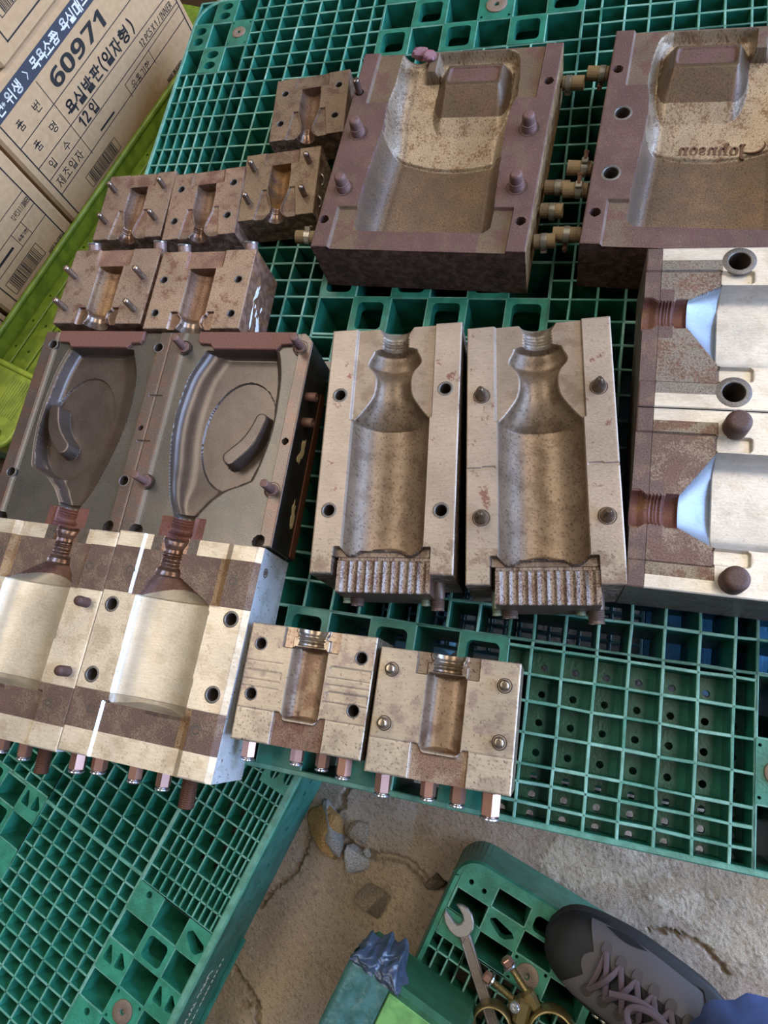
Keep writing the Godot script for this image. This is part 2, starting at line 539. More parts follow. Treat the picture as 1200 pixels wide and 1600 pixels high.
	sb.quad(Vector3(-x, 0, -y), Vector3(x, 0, -y), Vector3(x, 0, y), Vector3(-x, 0, y), Vector3.DOWN)
	var t := thing(spec.name, spec.label, "mold", Vector3(spec.at[0], 0.0012, spec.at[1]), spec.at[2], spec.get("group", ""))
	for pn in bins:
		var bn = bins[pn]
		if bn[0].is_empty(): continue
		var m := ArrayMesh.new()
		var arr := []; arr.resize(Mesh.ARRAY_MAX)
		arr[Mesh.ARRAY_VERTEX] = bn[0]; arr[Mesh.ARRAY_NORMAL] = bn[1]; arr[Mesh.ARRAY_COLOR] = bn[2]
		m.add_surface_from_arrays(Mesh.PRIMITIVE_TRIANGLES, arr)
		part(pn, m, mats[bn[3]], t)
	part("block_side", sb.done(), mats[sz.get("mat", "side_rust")], t)
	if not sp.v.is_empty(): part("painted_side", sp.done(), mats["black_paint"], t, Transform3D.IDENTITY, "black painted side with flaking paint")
	return t

func at_mm(u: float, y: float, v: float) -> Transform3D:
	return Transform3D(Basis(), Vector3(u, y, v) * 0.001)

# guide bushing: a ring flush with the parting face and a bore below it
func bushing(t: Node3D, H: float, u: float, v: float, ri: float, ro: float, depth := 0.0):
	var b := MB.new(); b.col = hexl("#7a736b")
	var k := 0.001
	b.lathe([Vector2(ro, -2.0) * k, Vector2(ro, 0.0) * k, Vector2(ro - 0.4, 0.3) * k, Vector2(ri + 0.7, 0.3) * k, Vector2(ri, -0.5) * k], at_mm(u, H, v), 28)
	part("guide_bushing", b.done(), mats["tool_steel"], t)
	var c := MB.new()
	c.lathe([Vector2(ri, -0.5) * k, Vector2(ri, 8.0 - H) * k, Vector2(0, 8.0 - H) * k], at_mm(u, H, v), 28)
	part("bore", c.done(), mats["shaded_bore_steel"], t)

func pin_shape(r: float, hgt: float, nose: float, flat: float, step_r := 0.0) -> Array:
	var k := 0.001
	var p := [Vector2(r, -2.0) * k, Vector2(r, hgt - nose) * k]
	if step_r > 0.0:
		p = [Vector2(step_r, -2) * k, Vector2(step_r, 1.2) * k, Vector2(r, 2.4) * k, Vector2(r, hgt - nose) * k]
	for i in range(1, 6):
		var a := PI / 2 * i / 5.0
		p.append(Vector2(flat + (r - flat) * cos(a), hgt - nose + nose * sin(a)) * k)
	p.append(Vector2(0, hgt) * k)
	return p

func guide_pin(t: Node3D, H: float, u: float, v: float, prof: Array, mt: String, col: String, collar := 0.0):
	var b := MB.new(); b.col = hexl(col)
	b.lathe(prof, at_mm(u, H, v), 24)
	var o := part("guide_pin", b.done(), mats[mt], t)
	if collar > 0.0:
		var c := MB.new(); c.col = hexl("#4a3a30")
		var k := 0.001
		c.lathe([Vector2(collar, -1.5) * k, Vector2(collar, 0.1) * k, Vector2(collar - 1.0, 0.1) * k, Vector2(collar - 1.5, -0.9) * k, Vector2(collar - 3.5, -0.9) * k], at_mm(u, H, v), 24)
		part("pin_collar", c.done(), mats["tool_steel"], o)

# flush cap screw: a slightly sunk ring, a groove and the socket
func cap_screw(t: Node3D, H: float, u: float, v: float, r: float, col := "#5a534c"):
	var b := MB.new(); b.col = hexl(col)
	var k := 0.001
	b.lathe([Vector2(r, -2) * k, Vector2(r, 0.3) * k, Vector2(r * 0.93, 0.3) * k, Vector2(r * 0.91, -1.9) * k, Vector2(r * 0.72, -1.9) * k, Vector2(r * 0.70, 0.1) * k, Vector2(r * 0.40, 0.1) * k, Vector2(r * 0.36, -0.5) * k], at_mm(u, H, v), 26)
	var o := part("cap_screw", b.done(), mats["tool_steel"], t)
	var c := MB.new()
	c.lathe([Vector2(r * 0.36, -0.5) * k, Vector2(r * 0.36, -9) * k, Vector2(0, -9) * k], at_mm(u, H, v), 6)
	part("socket", c.done(), mats["shaded_bore_steel"], o)

# threaded plug sunk in a side face; dir points out of the block
func side_plug(t: Node3D, at: Vector3, dir: Vector3, r: float, col := "#5a4030"):
	var b := MB.new(); b.col = hexl(col)
	var y := dir.normalized()
	var x := Vector3.UP.cross(y).normalized()
	var xf := Transform3D(Basis(x, y, x.cross(y)), at * 0.001)
	var k := 0.001
	b.lathe([Vector2(r + 1.6, -0.6) * k, Vector2(r + 1.6, 0.35) * k, Vector2(r + 0.9, 0.5) * k, Vector2(r, 0.3) * k, Vector2(r - 0.6, -0.4) * k, Vector2(r * 0.6, 0.6) * k, Vector2(r * 0.45, 0.6) * k, Vector2(r * 0.4, 0.2) * k, Vector2(0, 0.2) * k], xf, 22, 0.6)
	part("water_plug", b.done(), mats["rusted_steel"], t)

func build_molds():
	mold_vials()
	mold_jars()
	mold_bottles()
	mold_detergent()
	mold_ovals()
	mold_flasks()
	mold_jugs()

# ---- four small vial moulds ----
func mold_vials():
	var prof := V2s([-36, 16, -20, 16.5, 6, 17, 18, 15.5, 30, 12, 40, 8.8, 44, 8, 52, 8, 54.5, 9, 58, 11, 64, 15.5])
	var list := [
		[[-0.450, -0.880, 5.7], 50.0, true, "#86705b", "#6a5143", "small brown vial mold half with four holes, farthest back beside the large jug mold"],
		[[-0.469, -0.728, 5.5], 50.0, false, "#88725a", "#6c5140", "small brown vial mold half with four pins, touching the side of the large jug mold"],
		[[-0.5886, -0.6936, 5.07], 53.0, true, "#967d6b", "#7a5649", "small rusty vial mold half with holes, squeezed between two vial halves with pins"],
		[[-0.7152, -0.694, 2.3], 53.0, false, "#927b69", "#79584b", "small rusty vial mold half with four pins, nearest the printed cardboard cartons"]]
	var n := 0
	for q in list:
		n += 1
		var D := 127.0
		var W := 124.5
		var h := func(u: float, v: float) -> float:
			var r := 0.0
			var x := absf(u)
			if v > -36.2:
				var hw := lin(prof, v)
				if v > 9.0:
					var d := minf(minf(lerpf(27.0, 34.0, (v - 9.0) / 55.0) - x, x - hw - 2.0), v - 9.0)
					if d > 0.0: r = -2.6 * minf(d / 1.0, 1.0)
				if v > 43.0 and v < 52.5: hw += 0.8 * sin(v * 1.9)
				if x < hw: r = minf(r, -sqrt(hw * hw - u * u) * 0.95)
			else:
				var d := minf(29.0 - x + 0.04 * (v + 36.0), -36.6 - v)
				if d > 0.0: r = -2.2 * minf(d / 2.2, 1.0)
			return r
		var z := func(u: float, v: float) -> int:
			var x := absf(u)
			if v < -36.3: return 1 if x < 29.0 else 0
			var hw := lin(prof, v)
			if v > 41.0 and x < hw + 1.0: return 3
			if v > 55.0 and x < 33.4: return 2
			if x < hw: return 4
			if v > 9.0 and x < lerpf(27.0, 34.0, (v - 9.0) / 55.0): return 5
			return 0
		var holes := []
		if q[2]:
			for p in [[-45, -32], [46, -33], [45, 29], [-46, 30]]: holes.append([p[0], p[1], 5.9, 24.0])
		var t := mold({"name": "vial_mold", "label": q[5], "group": "small vial mold halves", "at": q[0], "W": W, "D": D, "H": q[1], "step": 1.05, "seed": n,
			"ub": [-29.2, -26.8, 26.8, 29.2], "vb": [-36.6, -36.2, 9, 10, 55, 55.4], "h": h, "z": z, "holes": holes,
			"side": zone("block_side", "side_rust", q[3], q[4], 0.1, 0.3),
			"zones": [zone("body", "tool_steel", q[3], q[4], 0.34, 0.34, "#5a4234", 0.44), zone("base_insert", "tool_steel", q[4], q[3], 0.1, 0.3), zone("neck_ring", "tool_steel", "#7f6c5b", "#6d5646", 0.15, 0.2),
				zone("neck_insert", "polished_steel", "#8d7260", "#6e4c3a", 0.2, 0.2), zone("body", "tool_steel", "#836550" if n != 2 else "#8a6238", "#6b4f3b", 0.2, 0.25), zone("body", "tool_steel", q[4], q[3], -0.1, 0.3)]})
		for p in [[-45, -32], [46, -33], [45, 29], [-46, 30]]:
			if q[2]: bushing(t, q[1], p[0], p[1], 5.2, 7.0)
			else: guide_pin(t, q[1], p[0], p[1], pin_shape(4.6, 19, 5.0, 1.6), "pin_steel", "#a08c7c")
		for s in [-1, 1]: side_plug(t, Vector3(s * 24, q[1] - 12, D / 2), Vector3(0, 0, 1), 4.6, "#6a5546")

# ---- two jar moulds with the tall necks ----
func mold_jars():
	var prof := V2s([-34, 21, 40, 21, 43, 20, 46, 16.5, 50, 14.5, 56, 14.5, 58, 15.5, 66, 20.5])
	var list := [
		[[-0.5349, -0.5178, 1.2], 79.0, true, "#a08873", "#7e5847", "brown jar mold half with four holes and white paint smears on its side"],
		[[-0.6953, -0.5248, 0.6], 77.0, false, "#9b8573", "#79584a", "brown jar mold half with four long pins, left of the jar half with holes"]]
	var n := 10
	for q in list:
		n += 1
		var c := -2.0
		var D := 131.0
		var W := 153.0
		var h := func(u: float, v: float) -> float:
			var r := 0.0
			var x := absf(u - c)
			if v > -34.0:
				var hw := lin(prof, v)
				if v > 38.0:
					var d := minf(minf(35.0 - x, x - hw - 2.5), v - 38.0)
					if d > 0.0: r = -4.0 * minf(d / 1.3, 1.0)
				var cap := 1.0 - 0.10 * (1.0 - ss(-34.0, -26.0, v))
				if x < hw: r = minf(r, -sqrt(hw * hw - x * x) * 0.92 * cap)
			elif v < -35.5:
				var d := minf(31.0 - x, -35.5 - v + 3.0)
				if d > 0.0: r = -3.2 * minf(d / 3.0, 1.0)
			return r
		var z := func(u: float, v: float) -> int:
			var x := absf(u - c)
			if v < -34.5: return 1 if x < 31.0 else 0
			var hw := lin(prof, v)
			if v > 43.5 and x < hw + 1.0: return 2
			if x < hw: return 3
			if v > 38.0 and x < 35.0: return 4
			return 0
		var holes := []
		var pts := [[-62, -16], [59, -14], [60, 42], [-62, 40]]
		if q[2]:
			for p in pts: holes.append([p[0], p[1], 5.6, 24.0])
		var t := mold({"name": "jar_mold", "label": q[5], "group": "", "at": q[0], "W": W, "D": D, "H": q[1], "step": 1.1, "seed": n,
			"ub": [-33, -30, 26, 29], "vb": [-35.5, -34.5, -34, 38, 39.3], "h": h, "z": z, "holes": holes,
			"side": zone("block_side", "side_rust", "#80604f" if n == 11 else "#846656", "#86623f" if n == 11 else "#74543f", 0.15, 0.3, "#6a4a3a", 0.5),
			"zones": [zone("body", "tool_steel", q[3], q[4], 0.34, 0.26, "#6a4433", 0.44), zone("base_insert", "rusted_steel", "#8a6556", "#9a7760", 0.1, 0.3), zone("neck_insert", "polished_steel", "#9c8878", "#7b5a45", 0.25, 0.2),
				zone("body", "tool_steel", "#92714f" if n == 12 else "#86654d", "#7a5a44", 0.15, 0.3), zone("neck_insert", "tool_steel", "#836a57", "#72594a", 0.1, 0.3)]})
		for p in pts:
			if q[2]: bushing(t, q[1], p[0], p[1], 5.0, 6.8)
			else: guide_pin(t, q[1], p[0], p[1], pin_shape(5.0, 24, 4.0, 2.2), "pin_steel", "#b09c8c")
		# water stubs with a white sealing ring, sticking up behind the block
		for s in [-48, 62] if n == 11 else [-52, 66]:
			var b := MB.new(); b.col = hexl("#9a8078")
			var k := 0.001
			var xf := Transform3D(Basis(Vector3.RIGHT, Vector3(0, 0.5, -0.87), Vector3(0, 0.87, 0.5)), Vector3(s, q[1] - 14, -D / 2 - 1) * k)
			b.lathe([Vector2(9.5, -3) * k, Vector2(9.5, 15) * k, Vector2(8.6, 15.5) * k], xf, 22)
			var o := part("water_stub", b.done(), mats["tool_steel"], t)
			var w := MB.new()
			w.lathe([Vector2(8.2, 15) * k, Vector2(10.2, 15) * k, Vector2(10.4, 16.2) * k, Vector2(9.6, 17.2) * k, Vector2(8.4, 17.2) * k, Vector2(8.0, 14) * k, Vector2(0, 14) * k], xf, 22)
			part("sealing_ring", w.done(), mats["zinc_ring"], o, Transform3D.IDENTITY, "bright white sealing ring")
		if n == 11:
			# white paint smears on the right side face
			for sm in [[0.052, -0.008, 0.004, 0.015, 0.3], [0.030, 0.036, 0.0055, 0.016, -0.2], [0.052, 0.032, 0.0025, 0.020, -0.1], [0.030, 0.004, 0.002, 0.004, 0.2], [0.042, 0.019, 0.002, 0.006, 0.1], [0.048, 0.010, 0.0015, 0.003, 0.0]]:
				paint_smear(t, Vector3(W * 0.0005, sm[0], sm[1]), Vector3.RIGHT, Vector3(0, sin(sm[4]), cos(sm[4])), sm[3], sm[2], "white_paint", int(sm[0] * 1e4 + sm[1] * 1e3))

# an uneven dab of paint lying on a side face
func paint_smear(t: Node3D, at: Vector3, nrm: Vector3, along: Vector3, a: float, b: float, mt: String, sd: int):
	var m := MB.new()
	var y := nrm
	var x := along.normalized()
	var zz := x.cross(y)
	var f: FastNoiseLite = nz.d
	var ring := []
	var inner := []
	for i in 28:
		var an := TAU * i / 28.0
		var k := 1.0 + 0.9 * f.get_noise_2d(cos(an) * 9.0 + sd * 17.0, sin(an) * 9.0)
		var p := at + x * cos(an) * a * k + zz * sin(an) * b * k
		ring.append(p + y * 0.0001); inner.append(at + (p - at) * 0.85 + y * 0.0006)
	for i in 28:
		var j := (i + 1) % 28
		m.quad(ring[i], ring[j], inner[j], inner[i], y)
		m.tri(inner[i], inner[j], at + y * 0.0007, y)
	part("paint_smear", m.done(), mats[mt], t)

# ---- two small bottle moulds at the front edge of the pallet ----
func mold_bottles():
	var neck := V2s([-66, 17.5, -61, 17, -57.5, 15, -47, 15, -45, 17.5])
	var list := [[[-0.2626, 0.0025, 1.1], true, "small grey-brown bottle mold half with four holes at the front pallet edge"],
		[[-0.1045, 0.008, 1.27], false, "small grey-brown bottle mold half with four short pins at the front pallet edge"]]
	var n := 20
	for q in list:
		n += 1
		var W := 152.5
		var D := 130.3
		var H := 80.0
		var holed: bool = q[1]
		var h := func(u: float, v: float) -> float:
			var r := 0.0
			var x := absf(u)
			if v < -40.0:
				var hw := lin(neck, v)
				var d := minf(minf(34.5 - x, x - hw - 2.0), -41.0 - v)
				if v > -55.0 and x < 24.0: d = minf(d, x - 21.5)
				if d > 0.0: r = -4.0 * minf(d / 1.2, 1.0)
				if v < -45.0:
					if v > -57.0 and v < -47.5: hw += 0.8 * sin((v + 57.0) * 1.75)
					if x < hw: r = minf(r, -sqrt(hw * hw - x * x) * 0.92)
			# base insert: sunk plate whose edge follows the bottle's foot
			if v > 27.0:
				var e := 37.5 if x < 17.0 else (lerpf(37.5, 29.0, ss(17.0, 25.0, x)))
				var d := minf(30.5 - x, v - e)
				if d > 0.0: r = -3.6 * minf(d / 1.5, 1.0)
			var s := rbox(u, v, 0, -4.5, 21.5, 40.0, 5.5)
			if s < 0.0:
				var t := clampf(x / 21.5, 0.0, 1.0)
				r = minf(r, -19.0 * minf(sqrt(maxf(0.0, 1.0 - pow(t, 3.2))), qr(-s / 6.0)))
			if holed and x > 25.0 and x < 75.2:
				# shallow vent slots
				if u > 0.0:
					for c in [-23.5, 4.0]:
						if rbox(u, v, 56.0, c + (u - 30) * 0.0, 30.0, 4.2, 4.2) < 0.0: r -= 0.7
					if absf(v + 15.5) < 0.35 or absf(v + 7.0) < 0.35 or absf(v - 11.5) < 0.35: r -= 0.5
				elif u < -29.0:
					if absf(v + 22.0) < 0.35 or absf(v + 1.0) < 0.35 or absf(v - 6.5) < 0.35: r -= 0.5
					if v > -12.0 and v < -4.5: r -= 0.4
			if absf(v - 30.5) < 0.3 and x > 31.0: r -= 0.4
			return r
		var z := func(u: float, v: float) -> int:
			var x := absf(u)
			if v < -41.0 and x < 34.5: return 1 if x < lin(neck, v) + 1.0 and v < -44.5 else 2
			if v > 27.0 and x < 30.5 and v > (37.5 if x < 17.0 else lerpf(37.5, 29.0, ss(17.0, 25.0, x))): return 3
			if rbox(u, v, 0, -4.5, 21.5, 40.0, 5.5) < 0.0: return 4
			if v > 30.5: return 5
			return 0
		var holes := []
		var pts := [[-61, -42], [61, -40.5], [-61.5, 14.5], [60.5, 16]]
		if holed:
			for p in pts: holes.append([p[0], p[1], 6.6, 24.0])
		var t := mold({"name": "bottle_mold", "label": q[2], "group": "", "at": q[0], "W": W, "D": D, "H": H, "step": 1.1, "seed": n,
			"ub": [-34.5, -33.3, 33.3, 34.5, -31, 31], "vb": [-41, -40, -45, -44.6, 30.2, 30.5, 30.8, -23.8, -23.2, -15.9, -15.2, -7.3, -6.7, 11.2, 11.8], "h": h, "z": z, "holes": holes,
			"side": zone("block_side", "tool_steel", "#95846f", "#84715f", 0.1, 0.2),
			"zones": [zone("body", "bare_aluminium", "#ab9a83", "#938072", 0.18, 0.22, "#4f4238", 0.5), zone("neck_insert", "polished_steel", "#a0917f", "#87745f", 0.1, 0.2), zone("neck_insert", "tool_steel", "#998774", "#887464", 0.1, 0.2),
				zone("base_insert", "rusted_steel", "#896a54", "#775140" if n == 21 else "#a08870", 0.12, 0.2, "#4b3529", 0.4), zone("body", "tool_steel", "#8f7861", "#775b46", 0.12, 0.18), zone("foot_plate", "bare_aluminium", "#b1a18b", "#9f8f7b", 0.2, 0.2, "#453a32", 0.38)]})
		for p in pts:
			if holed: bushing(t, H, p[0], p[1], 6.0, 7.8)
			else: guide_pin(t, H, p[0], p[1], pin_shape(6.2, 13, 5.0, 3.0), "pin_steel", "#a3927f", 8.0)

# ---- two tall detergent bottle moulds in the middle ----
func mold_detergent():
	var prof := V2s([-159, 20.5, -150, 15.5, -147, 14.6, -131, 15.6, -130, 17, -127.5, 25.5, -124, 27, -109.5, 32.5, -97, 24, -88, 21, -76, 21, -63, 24, -50, 32, -40, 39.5, -31.5, 47])
	var list := [[[-0.2091, -0.2894, 5.72], true, "tall pale brown bottle mold half with four bushed holes and a ribbed base block"],
		[[-0.0334, -0.2985, 6.99], false, "tall pale brown bottle mold half with four cone-tipped pins and a ribbed base block"]]
	var n := 30
	for q in list:
		n += 1
		var W := 165.5
		var D := 317.5
		var H := 100.0
		var pins: bool = not q[1]
		var foot := V2s([-50, 126, -45, 131, -38, 136.5, -32, 135.5, -24, 131, 20, 131, 27, 134.5, 33, 136, 42, 132, 49, 124])
		var h := func(u: float, v: float) -> float:
			var r := 0.0
			var x := absf(u)
			if v < -31.0:
				# sunk neck inserts with a sloped left wall and a plain right one
				var d := minf(51.0 - x, -32.0 - v)
				if d > 0.0: r = -5.0 * minf(d / (2.6 if u < 0.0 else 1.4), 1.0)
				var hw := crv(prof, v)
				if v > -146.5 and v < -131.5: hw += 1.0 * sin((v + 146.5) * 1.68)
				if x < hw + 1.6:
					var w := clampf((hw + 1.6 - x) / 1.6, 0.0, 1.0)
					r = lerpf(r, minf(r, -7.0), w)
				if x < hw: r = minf(r, -5.0 - sqrt(hw * hw - x * x) * 0.72)
			else:
				var e := crv(foot, u)
				if v < e and x < 47.5:
					var d := minf(47.5 - x, e - v)
					var hw := 47.5
					var body := sqrt(maxf(0.0, hw * hw - x * x)) * 0.80 + 2.0
					r = -minf(body, 40.0 * qr((e - v) / 13.0))
					r = minf(r, -minf(d * 3.0, 2.0))
				if v > 127.0 and x < 57.0 and v >= e:
					var d2 := minf(56.5 - x, v - e)
					r = minf(r, -8.0 * clampf(d2 / 2.0, 0.0, 1.0))
					if v > 137.5: r = -30.0
			if pins and x > 50.0 and absf(v - 25.0 - (x - 66.0) * 0.05) < 1.6: r -= 2.0
			return r
		var z := func(u: float, v: float) -> int:
			var x := absf(u)
			if v < -31.0:
				if x < crv(prof, v):
					return 3 if v < -130.0 else 4
				return 1 if x < 51.0 else 0
			var e := crv(foot, u)
			if x < 47.5 and v < e: return 2
			if v > 127.0 and x < 57.0 and v >= e: return 5
			if v > 118.0: return 6
			return 0
		var holes := []
		var pts := [[-65.5, -66], [65.5, -68], [-66, 83.5], [66.5, 84.5]]
		if q[1]:
			for p in pts: holes.append([p[0], p[1], 6.6, 24.0])
		var t := mold({"name": "tall_bottle_mold", "label": q[2], "group": "", "at": q[0], "W": W, "D": D, "H": H, "step": 1.2, "seed": n,
			"ub": [-51, -48.4, 49.6, 51, -57, 57], "vb": [-32, -31, -130.2, -129.8, 118, 137.5, 137.9, 23.4, 26.6], "h": h, "z": z, "holes": holes,
			"side": zone("block_side", "side_rust", "#8a7a6b", "#776453", 0.1, 0.25),
			"zones": [zone("body", "bare_aluminium", "#a08f7e", "#7b5649", 0.48, 0.06, "#83705f", 0.45), zone("neck_insert", "bare_aluminium", "#907f6e", "#806e5d", 0.15, 0.2, "#6d5b4a", 0.5),
				zone("body", "tool_steel", "#86725d", "#74604c", 0.12, 0.25, "#4c3b2c", 0.30), zone("neck_insert", "polished_steel", "#8d8172", "#6b5c4d", 0.1, 0.2), zone("neck_insert", "tool_steel", "#836f5a", "#6b5845", 0.1, 0.22, "#49392a", 0.36),
				zone("base_insert", "tool_steel", "#8b7766", "#6e5b4c", 0.1, 0.2), zone("body", "bare_aluminium", "#a0907d", "#837060", 0.15, 0.2, "#54463b", 0.42)]})
		for p in pts:
			if q[1]: bushing(t, H, p[0], p[1], 6.6, 9.6)
			else: guide_pin(t, H, p[0], p[1], [Vector2(8.2, -2) * 0.001, Vector2(8.2, 5) * 0.001, Vector2(7.6, 5.8) * 0.001, Vector2(7.0, 8.0) * 0.001, Vector2(6.6, 9.0) * 0.001, Vector2(3.4, 18) * 0.001, Vector2(2.6, 19) * 0.001, Vector2(1.2, 19) * 0.001, Vector2(1.0, 18.4) * 0.001, Vector2(0, 18.4) * 0.001], "pin_steel", "#8b7a68", 10.0)
		# ribbed base block sticking out of the near end
		var b := MB.new()
		var zr := zone("", "", "#97877a", "#775c4e", 0.12, 0.22, "#4d3a30", 0.30, 0.6, 0.6)
		var x0 := -51.5
		var x1 := 57.0
		var g := []
		var cc := []
		var nu := 160
		var vrows := [137.6, 141.0]
		for k in 25: vrows.append(142.5 + k * 1.458)
		vrows.append(178.6)
		var nvr := vrows.size() - 1
		for i in nu + 1:
			var u := lerpf(x0, x1, float(i) / nu)
			var ph := (u - x0 - 5.0) / (x1 - x0 - 10.0) * 10.0
			var rib := 0.0
			if ph > 0.0 and ph < 10.0: rib = 3.2 * pow(sin(PI * fposmod(ph, 1.0)), 0.8)
			var col := []
			for v in vrows:
				var y := H - 6.0 - (rib if v > 142.0 else 0.0) - (1.0 if v > 178.0 else 0.0)
				if v < 142.0: y = H - 9.5
				col.append(Vector3(u, y, v) * 0.001)
			g.append(col)
		for i in nu:
			for j in nvr:
				var p: Vector3 = g[i][j] * 1000.0
				b.col = tone(zr, nz.a.get_noise_2d(p.x * 1.5 + n * 99.0, p.z), nz.b.get_noise_2d(p.x * 1.3 + n * 77.0, p.z), 0.0)
				b.quad(g[i][j], g[i + 1][j], g[i + 1][j + 1], g[i][j + 1], Vector3.UP)
		b.col = zr.b
		for i in nu:
			var a: Vector3 = g[i][nvr]
			var d: Vector3 = g[i + 1][nvr]
			b.quad(a, d, Vector3(d.x, 0.030, d.z), Vector3(a.x, 0.030, a.z), Vector3(0, 0, 1))
		for s in [0, nu]:
			for j in nvr:
				var a: Vector3 = g[s][j]
				var d: Vector3 = g[s][j + 1]
				b.quad(a, d, Vector3(d.x, 0.030, d.z), Vector3(a.x, 0.030, a.z), Vector3(-1 if s == 0 else 1, 0, 0))
		part("ribbed_base", b.done(), mats["tool_steel"], t)
		# pipe ends under the base block
		for s in ([[-48, 6, 6], [46, 6, 7], [60, 8, 12], [-36, 8, 9]] if q[1] else [[-38, 9, 9], [38, 6, 5], [54, 9, 14], [-52, 6, 6]]):
			var w := MB.new(); w.col = hexl("#7d6a60" if s[1] > 6 else "#a9b096")
			var k := 0.001
			var xf := Transform3D(Basis(Vector3.RIGHT, Vector3(0, -0.1, 1).normalized(), Vector3(0, -1, -0.1).normalized()), Vector3(s[0], 52, 178) * k)
			var pf := [Vector2(s[1], -22) * k]
			for i in 6:
				pf.append(Vector2(s[1], -2.0 + s[2] * i / 6.0) * k); pf.append(Vector2(s[1] - 0.8, -2.0 + s[2] * (i + 0.5) / 6.0) * k)
			pf.append(Vector2(s[1], s[2]) * k); pf.append(Vector2(s[1] * 0.7, s[2]) * k); pf.append(Vector2(s[1] * 0.6, s[2] - 6.0) * k); pf.append(Vector2(0, s[2] - 6.0) * k)
			w.lathe(pf, xf, 16)
			part("pipe_end", w.done(), mats["tool_steel"], t)
		for s in [-70, 70]:
			side_plug(t, Vector3(s, 70, 158.75), Vector3(0, 0, 1), 4.0, "#7a6a5c")

